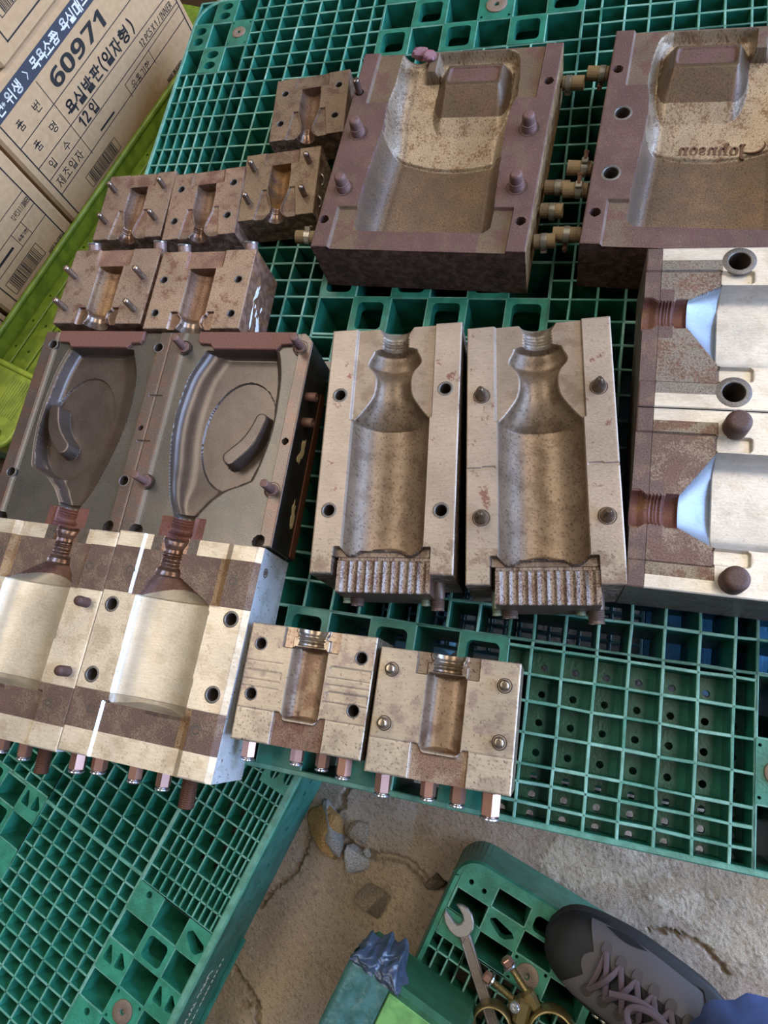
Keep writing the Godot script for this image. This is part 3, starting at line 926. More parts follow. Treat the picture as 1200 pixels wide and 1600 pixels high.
# ---- two dark coated moulds with the oval dish and its handle boss ----
func mold_ovals():
	var Lp := V2s([-124, -49, -118, -51, -84, -65, -50, -70, -22, -71.5, 10, -69, 44, -62.5, 70, -56, 91, -50, 105, -44, 116, -38])
	var Rp := V2s([-124, 60, -110, 65, -84, 71, -54, 74, -22, 75.5, 9, 74, 40, 69, 62, 63.5, 66, 61, 72, 50, 80, 32, 90, 19, 98, 11, 106, 5, 116, -2])
	var list := [[[-0.668, -0.298, 0.8], -1.0, "dark grey coated mold half with an oval dish, the one nearest the lime tray"],
		[[-0.451, -0.3009, 0.8], 1.0, "dark grey coated mold half with an oval dish and peeled paint on its side"]]
	var n := 40
	for q in list:
		n += 1
		var W := 217.0
		var D := 298.5
		var H := 74.0
		var m: float = q[1]
		var nk := V2s([114, 18.5, 117, 17, 119, 15.5, 134, 15.2, 137, 14.5, 140, 16, 143, 19, 149.3, 15])
		var h := func(uu: float, v: float) -> float:
			var u := uu * m
			var r := 0.0
			# the field between the two raised borders lies a little lower
			var dl := uu + 88.0
			var dr := 91.0 - uu
			r = -3.4 * minf(clampf(dl / 4.6, 0.0, 1.0), clampf(dr / 2.0, 0.0, 1.0))
			if v > -124.0 and v < 118.0:
				var l := crv(Lp, v)
				var rr := crv(Rp, v)
				var sl := (crv(Rp, v + 1.0) - crv(Rp, v - 1.0)) * 0.5
				var a := u - l
				var b := (rr - u) / sqrt(1.0 + sl * sl)
				if a > 0.0 and b > 0.0:
					var deep := lerpf(1.0, 0.62, ss(35.0, 112.0, v))
					var w := minf(minf(qr(a / lerpf(34.0, 16.0, ss(60.0, 112.0, v))), 0.16 * clampf(b / 4.6, 0, 1) + 0.84 * qr((b - 4.4) / 7.0)), qr((v + 122.5) / 5.0))
					r = minf(r, -3.4 - 19.5 * deep * w)
					var e := Vector2((u - 19.0) / 56.5, (v + 4.0) / 85.0)
					var el := e.length()
					if el < 1.0 and b > 3.0 and a > 3.0: r = minf(r, -3.4 - 22.5 * minf(1.0, (1.0 - el) * 16.0))
					# boss: a fat comma standing in the dish
					var p := Vector2(u, v)
					var s0 := Vector2(55, -22)
					var s1 := Vector2(23, 33)
					var tt := clampf((p - s0).dot(s1 - s0) / (s1 - s0).length_squared(), 0.0, 1.0)
					var mid := s0.lerp(s1, tt) + Vector2(5.0, 3.5) * sin(tt * PI)
					var dc := p.distance_to(mid) - lerpf(8.5, 10.5, tt)
					if dc < 2.4: r = maxf(r, -3.9 - maxf(0.0, dc) * 9.0 - 0.5 * clampf((dc + 2.0) / 2.0, 0, 1))
			var nx := absf(u + 20.5)
			if v > 114.0:
				var hw := lin(nk, v)
				if v > 119.5 and v < 134.0: hw += 0.9 * sin((v - 119.5) * 1.73)
				if nx < hw: r = minf(r, -4.0 - sqrt(hw * hw - nx * nx) * 0.95)
				elif v > 119.0 and nx < 32.0 and nx > 17.0 and u > -20.5 and v > 121.0: r -= 2.5 * clampf((nx - 18.5) / 2.5, 0.0, 1.0) - 2.5
			# notches cut into the joint between the two halves
			if uu * m < -98.0 and (absf(v + 49.0) < 1.4 or absf(v - 19.5) < 1.4): r -= 2.2
			return r
		var z := func(uu: float, v: float) -> int:
			var u := uu * m
			if uu < -87.0 or uu > 91.0: return 1
			if v > 120.0 and absf(u + 20.5) < 32.0: return 2
			if v > -124.0 and v < 117.0 and u > crv(Lp, v) and u < crv(Rp, v):
				return 3
			return 0
		var holes := []
		var bore := [[-90, -127], [92, -124], [-91, 77], [95, 78]]
		if m < 0:
			for p in bore: holes.append([p[0], p[1], 7.2, 22.0])
			holes.append([123, 0, 4.0, 20.0]); holes.append([99, 1, 3.0, 6.0])
		else:
			holes.append([98, 9, 3.8, 20.0])
		for p in [[-85, 144], [89, 143]]: holes.append([p[0], p[1], 8.0, 12.0])
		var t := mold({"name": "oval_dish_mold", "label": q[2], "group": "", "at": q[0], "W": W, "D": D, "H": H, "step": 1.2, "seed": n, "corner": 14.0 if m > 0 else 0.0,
			"ub": [-88, -83.4, 89, 91, 20.5 * -m - 32, 20.5 * -m + 32], "vb": [-122.5, -124, 120, 114], "h": h, "z": z, "holes": holes,
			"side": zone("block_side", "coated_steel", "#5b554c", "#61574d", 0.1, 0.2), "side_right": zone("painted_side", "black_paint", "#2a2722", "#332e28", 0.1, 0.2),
			"zones": [zone("body", "coated_steel", "#5f594f", "#655b50", 0.1, 0.3, "#7a7064", 0.55), zone("body", "coated_steel", "#6b5c52", "#755a4c", 0.15, 0.2, "#8b7a6c", 0.55),
				zone("neck_insert", "rusted_steel", "#7d4d42", "#6d3f2f", 0.1, 0.25), zone("cavity_dish", "coated_steel", "#62544a", "#5c4d43", 0.1, 0.3, "#76685b", 0.6)]})
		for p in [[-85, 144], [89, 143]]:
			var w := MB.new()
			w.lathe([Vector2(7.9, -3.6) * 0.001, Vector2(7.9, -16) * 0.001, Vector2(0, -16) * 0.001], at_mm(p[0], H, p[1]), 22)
			part("screw_bore", w.done(), mats["shaded_bore_steel"], t)
		if m < 0:
			for p in bore: bushing(t, H, p[0], p[1], 6.4, 8.4)
		else:
			for p in [[-84, -125], [92, -127], [-88, 77], [94, 76]]:
				guide_pin(t, H, p[0], p[1], pin_shape(5.4, 27, 1.6, 4.2, 8.2), "rusted_steel", "#7d5c52", 11.0)
		# bar insert across the far end
		var c := 9.0 * m
		var b := MB.new(); b.col = hexl("#7f554b")
		var bar := PackedVector2Array()
		for p in [[-73, -149.8], [73, -149.8], [73, -136], [69, -131], [55, -130], [49, -122.6], [-46, -122.6], [-52, -130], [-69, -131], [-73, -136]]: bar.append(Vector2(c + p[0], p[1]) * 0.001)
		b.prism(bar, (H - 22.0) * 0.001, (H + 2.0) * 0.001, Transform3D.IDENTITY, 0.0012)
		part("base_insert", b.done(), mats["rusted_steel"], t, Transform3D.IDENTITY, "reddish brown bar insert")
		if m > 0:
			# stub bolts and peeled paint on the right side face
			for p in [[-62.0, 58.0], [-27.0, 54.0]]:
				var w := MB.new(); w.col = hexl("#7a574b")
				var k := 0.001
				w.lathe([Vector2(6.5, -2) * k, Vector2(6.5, 13) * k, Vector2(5.6, 14) * k, Vector2(3, 14) * k, Vector2(2.5, 12) * k, Vector2(0, 12) * k], Transform3D(Basis(Vector3(0, -1, 0), Vector3(1, 0, 0), Vector3(0, 0, 1)), Vector3(W / 2, p[1], p[0]) * k), 18)
				part("stub_bolt", w.done(), mats["rusted_steel"], t)
			for sm in [[0.040, 0.006, 0.020, 0.0055, 0.15], [0.030, 0.094, 0.019, 0.006, -0.1], [0.046, 0.020, 0.008, 0.004, 0.6]]:
				paint_smear(t, Vector3(W * 0.0005, sm[0], sm[1]), Vector3.RIGHT, Vector3(0, sin(sm[4]), cos(sm[4])), sm[2], sm[3], "cream_paint", int(sm[1] * 900.0) + 5)
			for sm in [[0.008, 0.05, 0.09, 0.007, 0.0]]:
				var w := MB.new(); w.col = hexl("#74462c")
				w.box(Transform3D(Basis(), Vector3(W * 0.0005 + 0.001, 0.009, 0.03)), Vector3(0.002, 0.018, 0.235), 0.0008)
				part("foot_strip", w.done(), mats["rusted_steel"], t, Transform3D.IDENTITY, "rust brown strip along the foot")

# ---- bright twin moulds with steel ends at the near left edge, and the silver pair at the right edge ----
func mold_flasks():
	var list := [[[-0.6518, -0.0141, -0.46], -1.0, "bright aluminium flask mold half with brown steel ends and dark pins, at the left edge"],
		[[-0.4486, -0.0158, -0.46], 1.0, "bright aluminium flask mold half with brown steel ends and four bored holes"]]
	var n := 50
	for q in list:
		n += 1
		var W := 202.9
		var D := 271.1
		var H := 83.0
		var m: float = q[1]
		var nl := V2s([-136, 15.5, -132, 18, -127, 16.5, -120, 12.5, -116, 12.6, -97, 13.2, -94, 16.5, -86, 18])
		var Lp := V2s([-86, -38, -74, -46, -57, -53, -50, -53.5, 60, -51.5, 74, -50])
		var Rp := V2s([-86, -2, -57, 49, -50, 49.5, 60, 51, 74, 51])
		var h := func(uu: float, v: float) -> float:
			var u := uu * m
			var r := 0.0
			if uu > 94.0: r = -(uu - 94.0) * 0.55 * (1.0 if m > 0 else 0.0)
			if v < -56.5:
				var d := minf(minf(u + 65.0, 62.0 - u), -57.5 - v + 1.5)
				if d > 0.0: r = minf(r, -4.2 * minf(d / (2.4 if u < 0 else 8.0), 1.0))
			if v > 70.0:
				var d := minf(minf(u + 59.5, 60.0 - u), v - 70.5)
				if d > 0.0: r = minf(r, -4.4 * minf(d / (2.4 if u < 0 else 7.0), 1.0))
			var nx := absf(u + 20.0)
			if v < -86.0:
				var hw := lin(nl, v)
				if v > -116.0 and v < -97.0: hw += 0.8 * sin((v + 116.0) * 1.65)
				if nx < hw + 1.4: r = minf(r, -4.2)
				if nx < hw: r = minf(r, -4.2 - sqrt(hw * hw - nx * nx) * 0.9)
			elif v < 73.0:
				var l := lin(Lp, v)
				var rr := lin(Rp, v)
				if u > l and u < rr:
					var t := (u - l) / (rr - l) * 2.0 - 1.0
					var deep := lerpf(17.0, 16.0, ss(-86.0, -57.0, v))
					var w := sqrt(maxf(0.0, 1.0 - pow(absf(t), 2.6)))
					var f := minf(w, qr((73.0 - v) / 9.0))
					r = minf(r, -(4.2 if v < -57.0 else 0.0) * minf(1.0, (u - l) * 0.5) * minf(1.0, (rr - u) * 0.5) - deep * f)
			if absf(v + 58.0) < 0.25 or absf(v - 62.0) < 0.25: r -= 0.35
			return r
		var z := func(uu: float, v: float) -> int:
			var u := uu * m
			if v < -116.0:
				var nx := absf(u + 20.0)
				if nx < 18.5: return 3
				if nx < 33.0: return 5
				return 0
			var cav := v > -86.0 and v < 73.0 and u > lin(Lp, v) and u < lin(Rp, v)
			if v < -58.0:
				if v < -86.0 and absf(u + 20.0) < lin(nl, v) + 1.0: return 3
				if cav and v > -66.0 - 13.0 * (1.0 - pow((u + 2.0) / 46.0, 2.0)) + 6.0: return 2
				if cav: return 4
				if u > -65.2 and u < -62.4: return 8
				return 1 if not (u > 48.0 and u < 62.0) else 6
			if v > 62.0 and v < 107.0:
				if cav: return 2
				if v > 71.5 and u > -59.7 and u < -57.0: return 9
				return 1 if not (u > 46.0 and u < 60.0) else 6
			return 7 if cav else 0
		var bore := [[-83, -41], [81, -45], [-83, 45], [80, 42]]
		var holes := []
		if m > 0:
			for p in bore: holes.append([p[0], p[1], 7.2, 24.0])
		var t := mold({"name": "flask_mold", "label": q[2], "group": "", "at": q[0], "W": W, "D": D, "H": H, "step": 1.15, "seed": n,
			"ub": [-65 * m, -62.6 * m, 62 * m, 54 * m, -59.5 * m, -57 * m, 94], "vb": [-116, -58.25, -58, -57.75, 61.75, 62, 62.25, 70.5, 73, 107, -56.5, -86], "h": h, "z": z, "holes": holes,
			"side": zone("block_side", "bare_aluminium", "#dcdedf", "#c6c7c2", 0.15, 0.25, "#75614e", 0.5),
			"zones": [zone("body", "bare_aluminium", "#cbbca4", "#bba98f", 0.15, 0.25, "#8a7055", 0.55), zone("end_plate", "rusted_steel", "#70564a", "#87705b", 0.10, 0.14, "#5c4335", 0.34, 0.7, 0.6), zone("body", "bare_aluminium", "#978b77", "#8d806d", 0.2, 0.3, "#7e6c55", 0.6),
				zone("neck_insert", "polished_steel", "#83685a", "#6b4d3d", 0.15, 0.2), zone("end_plate", "rusted_steel", "#6d4a3c", "#7b5a47", 0.25, 0.2), zone("neck_plate", "tool_steel", "#655a50", "#594d43", 0.2, 0.2), zone("end_plate", "rusted_steel", "#9b7c58", "#8a6845", 0.1, 0.2), zone("body", "bare_aluminium", "#c3b6a0", "#bbac94", 0.2, 0.3, "#9f8c6c", 0.6), zone("neck_pocket_edge", "polished_steel", "#b5aea5", "#a2978b", 0.3, 0.3), zone("base_pocket_edge", "polished_steel", "#b5aea5", "#a2978b", 0.3, 0.3)]})
		if m > 0:
			for p in bore: bushing(t, H, p[0], p[1], 7.0, 10.0)
		else:
			for p in [[84, -41], [86, 44], [-84, -43], [-82, 44]]: guide_pin(t, H, p[0], p[1], pin_shape(6.4, 20, 5.5, 1.5), "rusted_steel", "#5d4238")
		for p in [[-72, -87], [72, -90], [-71, 84], [70, 83]]: cap_screw(t, H, p[0] * m, p[1], 7.6 if p[0] != -71 else 6.0)
		for p in [[-20, 60], [-120, 62], [28, 30]]:
			if m > 0: side_plug(t, Vector3(W / 2, p[1], p[0] * 0.9), Vector3(1, 0, 0), 4.4, "#6f5a4c")
	# the right-hand pair lies with the necks to the left
	var pair := [[[0.2058, -0.4552, 0.0], -15.5, 206.0, "silver funnel-necked mold half with two bored holes, at the right picture edge"],
		[[0.2058, -0.2505, 0.0], 16.0, 201.0, "silver funnel-necked mold half with two round pins, at the right picture edge"]]
	for q in pair:
		n += 1
		var W := 280.0
		var D: float = q[2]
		var H := 100.0
		var c0: float = q[1]
		var s: float = 1.0 if c0 > 0 else -1.0
		var nh := V2s([-141, 20, -132, 20, -126, 15.5, -124, 15, -107, 15.2, -106.5, 17.5, -93, 17.8])
		var h := func(u: float, v: float) -> float:
			var r := 0.0
			if u < -58.0:
				# steel inserts sit a touch lower than the aluminium
				var d := minf(72.0 - absf(v), -59.0 - u)
				if d > 0.0: r = -1.6 * minf(d / 1.0, 1.0)
				if absf(absf(v) - 72.3) < 0.5 and u < -60.0: r = -2.4
				if absf(u + 123.0) < 0.3: r -= 0.8
			for e in [-62.0, 61.0]:
				var sd := rbox(u, v, -46.0, e, 21.0, 8.4, 4.0)
				if sd < 0.0 and u > -61.0: r = minf(r, -5.0 * minf(-sd / 1.3, 1.0))
			if u < -93.0:
				var nx := absf(v - c0)
				var hw := lin(nh, u)
				if u > -123.0 and u < -109.0: hw += 0.9 * sin((u + 123.0) * 1.8)
				if nx < hw + 1.2: r = minf(r, -3.0)
				if nx < hw: r = minf(r, -3.0 - sqrt(hw * hw - nx * nx) * 0.92)
			elif u < -58.0:
				var k := clampf((u + 93.0) / 35.0, 0.0, 1.0)
				var cc := lerpf(c0, 0.0, k)
				var hw := lerpf(17.8, 52.0, k)
				var nx := absf(v - cc) / hw
				if nx < 1.0: r = minf(r, -2.0 - lerpf(9.0, 31.0, pow(k, 0.85)) * pow(1.0 - pow(nx, 2.6), 0.42))
			else:
				var nx := absf(v) / 52.0
				if nx < 1.0: r = minf(r, -27.0 * pow(1.0 - pow(nx, 7.0), 0.5))
			if absf(u + 57.6) < 0.5 and absf(v) < 52.0: r -= 1.2
			return r
		var z := func(u: float, v: float) -> int:
			var x := absf(v)
			if u < -123.0:
				if x > 86.0: return 1
				return 2 if absf(v - c0) < 21.0 and absf(v - c0) < lin(nh, u) + 1.0 else 1
			if u < -93.0 and absf(v - c0) < lin(nh, u) + 1.0: return 2
			if u < -58.0:
				var k := clampf((u + 93.0) / 35.0, 0.0, 1.0)
				if u > -93.0 and absf(v - lerpf(c0, 0.0, k)) < lerpf(17.8, 52.0, k): return 5
				if x > 86.0: return 0
				if x > 72.0: return 3
				if u < -108.0 and absf(v - c0) < 32.0: return 1
				return 4
			return 6 if x < 52.0 else 0
		var holes := []
		if c0 < 0:
			for p in [[-41, -84], [-44, 82]]: holes.append([p[0], p[1], 11.5, 26.0])
		var rusty := c0 > 0
		var t := mold({"name": "funnel_mold", "label": q[3], "group": "", "at": q[0], "W": W, "D": D, "H": H, "step": 1.0, "seed": n,
			"ub": [-123.3, -123, -122.7, -93, -58, -57.1, -60], "vb": [-86, -72.8, -71.8, 71.8, 72.8, 86, -52, 52], "h": h, "z": z, "holes": holes,
			"side": zone("block_side", "tool_steel", "#8b8075", "#7d6e5c", 0.15, 0.2),
			"zones": [zone("body", "bare_aluminium", "#cbc1b1", "#c0b4a2", 0.2, 0.25, "#8d7f6e", 0.6), zone("end_plate", "rusted_steel", "#6d554d", "#7d6454", 0.2, 0.2, "#56382f", 0.42), zone("neck_insert", "rusted_steel", "#795047", "#8b6240", 0.2, 0.2),
				zone("clamp_strip", "tool_steel", "#8b8278" if not rusty else "#877a68", "#877b6e" if not rusty else "#745849", 0.15, 0.15, "#4f4238", 0.4), zone("funnel_insert", "tool_steel", "#8b8075" if not rusty else "#705850", "#7c6252" if not rusty else "#8f7f70", 0.10, 0.14, "#66483c", 0.32, 0.6, 0.7),
				zone("polished_cone", "bare_aluminium", "#868e97", "#7d848b", 0.3, 0.2, "#a6a29c", 0.6), zone("body", "bare_aluminium", "#bfb8ad", "#b5ac9f", 0.2, 0.3, "#8f867a", 0.58)]})
		if c0 < 0:
			for p in [[-41, -84], [-44, 82]]:
				bushing(t, H, p[0], p[1], 11.5, 18.0, 30.0)
			for p in [[-112, -78], [-71, -79], [-117, 79], [-73, 79]]: side_plug(t, Vector3(p[0], H - 0.6, p[1]), Vector3(0, 1, 0.001), 1.6, "#6a5c50")
		else:
			for p in [[-42, -81], [-42, 85]]:
				guide_pin(t, H, p[0], p[1], pin_shape(13.0, 21, 7.0, 7.0), "rusted_steel", "#5f463d")

# ---- two large jug moulds ----
func mold_jugs():
	var Lp := V2s([-172, -88, -118, -88, -90, -91, -65, -90, -35, -87, 20, -91, 105, -94, 144, -94])
	var Rp := V2s([-172, 80, -164, 87, -151, 91, -120, 95, -82, 96, -50, 91, -1, 91, 60, 94, 103, 96, 144, 96])
	var list := [[[-0.2174, -0.7483, -2.91], 1.0, "large purple-brown jug mold half with four stepped guide pins and a pouring neck"],
		[[0.1449, -0.7433, -3.59], -1.0, "large purple-brown jug mold half with bored holes and mirrored raised lettering"]]
	var n := 60
	for q in list:
		n += 1
		var W := 295.5
		var D := 349.0
		var H := 87.0
		var m: float = q[1]
		var h := func(uu: float, v: float) -> float:
			var u := uu * m
			var r := 0.0
			var x := absf(u)
			# four shallow corner pads
			if v > 106.0:
				var d := minf(123.5 - x, v - 106.5)
				if d > 0.0: r = -5.0 * minf(d / (3.0 if uu < 0 else 1.4), 1.0)
			elif v < -76.0:
				var d := minf(124.5 - x, -76.5 - v)
				if d > 0.0: r = -5.0 * minf(d / (3.0 if uu < 0 else 1.4), 1.0)
			if v < 144.0 and v > -172.0:
				var a := u - crv(Lp, v)
				var b := crv(Rp, v) - u
				if v < -140.0: b = minf(b, 1000.0)
				var c := minf(144.0 - v, v + 172.0)
				var cut := 100.0
				if v < -138.0:
					cut = maxf(u + 31.0, -43.0 - u)   # parting face between the pouring neck and the handle
					cut = maxf(cut, (v + 138.0) * -0.0 - 100.0)
				if a > 0.0 and b > 0.0:
					var arc := 2.0 - 20.0 * pow((u - 14.0) / 88.0, 2.0)
					var deep := 52.0
					if v < arc: deep = lerpf(48.0, 22.0, ss(-10.0, -160.0, v) if false else clampf((arc - v - 4.0) / 150.0, 0.0, 1.0))
					if v < arc and v > arc - 4.0: deep = lerpf(52.0, 48.0, (arc - v) / 4.0)
					var w := minf(minf(qr(a / 28.0), qr(b / 24.0)), qr(c / 12.0))
					w = minf(w, qr((minf(a, 60.0) + minf(c, 60.0) - 8.0) / 24.0))
					w = minf(w, qr((minf(b, 60.0) + minf(c, 60.0) - 8.0) / 24.0))
					if cut < 0.0: w = minf(w, 0.0)
					elif v < -138.0: w = minf(w, maxf(qr(cut / 9.0), 0.0))
					r = minf(r, -deep * w)
					# the block that leaves the hand hole: flat lens on top, long slope towards the body
					var du := maxf(absf(u - 28.0) - 37.0, 0.0)
					var dt := maxf(-143.0 - v, 0.0)
					var db := maxf(v + 115.0, 0.0)
					var dist := Vector2(du * 1.5, dt * 1.3 + db * 0.62).length() - 4.0
					var top := -4.0 - maxf(dist, 0.0) * 1.0
					if dist < 40.0: r = maxf(r, top)
					var ln := rbox(u, v, 28.0, -129.0, 37.0, 14.5, 7.0)
					if ln < 0.0: r = minf(r, -4.0 - 3.0 * minf(-ln / 2.5, 1.0))
			if v < -146.0:
				var nx := absf(u + 65.0)
				var hw := 21.5 if v < -163.0 else (21.5 if v < -160.0 else 19.0)
				if nx < hw: r = minf(r, -sqrt(hw * hw - nx * nx))
				elif nx < 24.0 and v < -140.0: r = minf(r, -1.0)
			return r
		var z := func(uu: float, v: float) -> int:
			var u := uu * m
			if v < 144.0 and v > -172.0 and u > crv(Lp, v) and u < crv(Rp, v) and not (v < -138.0 and u > -43.0 and u < -31.0):
				var arc := 2.0 - 20.0 * pow((u - 14.0) / 88.0, 2.0)
				if v > arc: return 1
				var du := maxf(absf(u - 28.0) - 40.0, 0.0)
				var db := maxf(v + 112.0, 0.0)
				if rbox(u, v, 28.0, -129.0, 37.0, 14.5, 7.0) < 0.0: return 5
				if v > -146.0 and Vector2(du * 1.5, db * 0.62).length() < 24.0: return 3
				return 2
			if v > 106.5 and absf(u) < 123.0: return 0 if absf(u) < 84.0 else 4
			if v < -76.5 and absf(u) < 124.0: return 4
			return 0
		var holes := []
		for p in ([[137, -105], [135, 128], [-138, 130], [-139, -98]]): holes.append([p[0] * m, p[1], 5.6, 20.0])
		if m < 0:
			for p in [[-122, -30], [-124, 67], [122, -30], [124, 67]]: holes.append([p[0], p[1], 9.3, 26.0])
		var t := mold({"name": "jug_mold", "label": q[2], "group": "", "at": q[0], "W": W, "D": D, "H": H, "step": 1.25, "seed": n,
			"ub": [-124.5, -121.5, -123.5, -120.5, 122.1, 123.5, 124.5, 123.1], "vb": [106.5, 107.9, -76.5, -77.9, 144, -172], "h": h, "z": z, "holes": holes,
			"side": zone("block_side", "side_rust", "#704f42", "#664536", 0.1, 0.25), "side_right": zone("block_side", "side_rust", "#a58960", "#86663f", 0.15, 0.25),
			"zones": [zone("body", "rusted_steel", "#6a4d46", "#70564a", 0.16, 0.16, "#8a6a60", 0.5), zone("cavity", "tool_steel", "#766250", "#806851", 0.1, 0.2, "#4f3d30", 0.34), zone("cavity_shoulder", "tool_steel", "#ab987f", "#84684f", 0.20, 0.24, "#5e4735", 0.40, 0.7, 0.7),
				zone("handle_block", "tool_steel", "#65533f", "#6e5442", 0.18, 0.3, "#4d3a2a", 0.28), zone("body", "tool_steel", "#74604a" if m > 0 else "#766250", "#6f4f44", 0.16, 0.2, "#5b4335", 0.45), zone("handle_lens", "rusted_steel", "#70514a", "#6b5140", 0.2, 0.2)]})
		if m > 0:
			for p in [[-123, -22], [-121.5, 76.5], [122.5, -22.5], [121.5, 74]]:
				var k := 0.001
				var pr := [Vector2(10.2, -2) * k, Vector2(10.2, 6) * k, Vector2(9.6, 6.8) * k, Vector2(9.6, 10) * k, Vector2(8.6, 10.6) * k, Vector2(8.6, 14) * k]
				for i in range(0, 6):
					var an := PI / 2 * i / 5.0
					pr.append(Vector2(4.5 + 3.9 * cos(an), 18.5 + 5.5 * sin(an)) * k)
				pr.append(Vector2(0, 24) * k)
				guide_pin(t, H, p[0], p[1], pr, "rusted_steel", "#765850", 14.0)
			guide_pin(t, H, -139, -98, pin_shape(5.0, 22, 2.5, 3.0), "pin_steel", "#86766c")
		else:
			for p in [[-122, -30], [-124, 67], [122, -30], [124, 67]]: bushing(t, H, p[0], p[1], 9.0, 12.5, 30.0)
			# mirrored lettering that the mould presses into each jug
			var name_ := "Johnson"
			var sf := SystemFont.new(); sf.font_names = PackedStringArray(["Droid Serif"]); sf.font_weight = 700; sf.font_italic = false
			var tm := TextMesh.new(); tm.text = name_; tm.font = sf; tm.font_size = 50; tm.pixel_size = 0.0004; tm.depth = 0.0030
			var yv := Vector3(0.0, 0.35, -0.94).normalized()
			var lx := Transform3D(Basis(Vector3(-1, 0, 0), yv, Vector3(1, 0, 0).cross(yv)), Vector3(-0.004, H * 0.001 - 0.046, -0.014))
			part("raised_lettering", tm, mats["lettering_rust"], t, lx, "mirrored raised lettering")
			var sw := MB.new()
			var arc := []
			for i in 13:
				var a := -0.5 + 2.9 * i / 12.0
				arc.append(lx * Vector3(-0.047 - 0.016 * cos(a), 0.006 - 0.010 * sin(a), 0.001))
			sw.tube(arc, [0.0004, 0.0008, 0.0012, 0.0014, 0.0015, 0.0015, 0.0015, 0.0014, 0.0013, 0.0011, 0.0009, 0.0006, 0.0004], 8)
			part("raised_swoosh", sw.done(), mats["lettering_rust"], t)
		for p in [[-118, 40], [115, 44], [0, 10]]: side_plug(t, Vector3(p[0], p[1], D / 2), Vector3(0, 0, 1), 7.5, "#553b2e")

# ------------------------------------------------------------------ building shell (outside the picture, but it makes the light)
func build_shell():
	var y0 := FLOOR
	var top := 4.2
	var b := MB.new()
	b.box(Transform3D(Basis(), Vector3(-0.5, top + 0.06, -1.0)), Vector3(9.2, 0.12, 10.2))
	tag(part("ceiling", b.done(), mats["roof_sheet"], self), "", "", "", "structure")
	b = MB.new(); b.box(Transform3D(Basis(), Vector3(-5.0, (y0 + top) / 2, -1.0)), Vector3(0.2, top - y0, 10.0))
	tag(part("wall_left", b.done(), mats["wall_paint"], self), "", "", "", "structure")
	b = MB.new(); b.box(Transform3D(Basis(), Vector3(-0.5, (y0 + top) / 2, -6.0)), Vector3(9.2, top - y0, 0.2))
	tag(part("wall_far", b.done(), mats["wall_paint"], self), "", "", "", "structure")
	b = MB.new(); b.box(Transform3D(Basis(), Vector3(-0.5, (y0 + top) / 2, 4.0)), Vector3(9.2, top - y0, 0.2))
	tag(part("wall_near", b.done(), mats["wall_paint"], self), "", "", "", "structure")
	# right wall with the wide loading door standing open
	b = MB.new()
	var xr := 4.0
	b.box(Transform3D(Basis(), Vector3(xr, (y0 + top) / 2, -5.0)), Vector3(0.2, top - y0, 2.0))
	b.box(Transform3D(Basis(), Vector3(xr, (y0 + top) / 2, 3.0)), Vector3(0.2, top - y0, 2.0))
	b.box(Transform3D(Basis(), Vector3(xr, 3.85, -1.0)), Vector3(0.2, 0.7, 6.0))
	tag(part("wall_right", b.done(), mats["wall_paint"], self), "", "", "", "structure")

# ------------------------------------------------------------------ concrete floor
func near_path(p: Vector2, path: Array) -> float:
	var d := 1e9
	for i in path.size() - 1:
		var a: Vector2 = path[i]
		var ab: Vector2 = path[i + 1] - a
		var t := clampf((p - a).dot(ab) / ab.length_squared(), 0.0, 1.0)
		d = minf(d, p.distance_squared_to(a + ab * t))
	return sqrt(d)

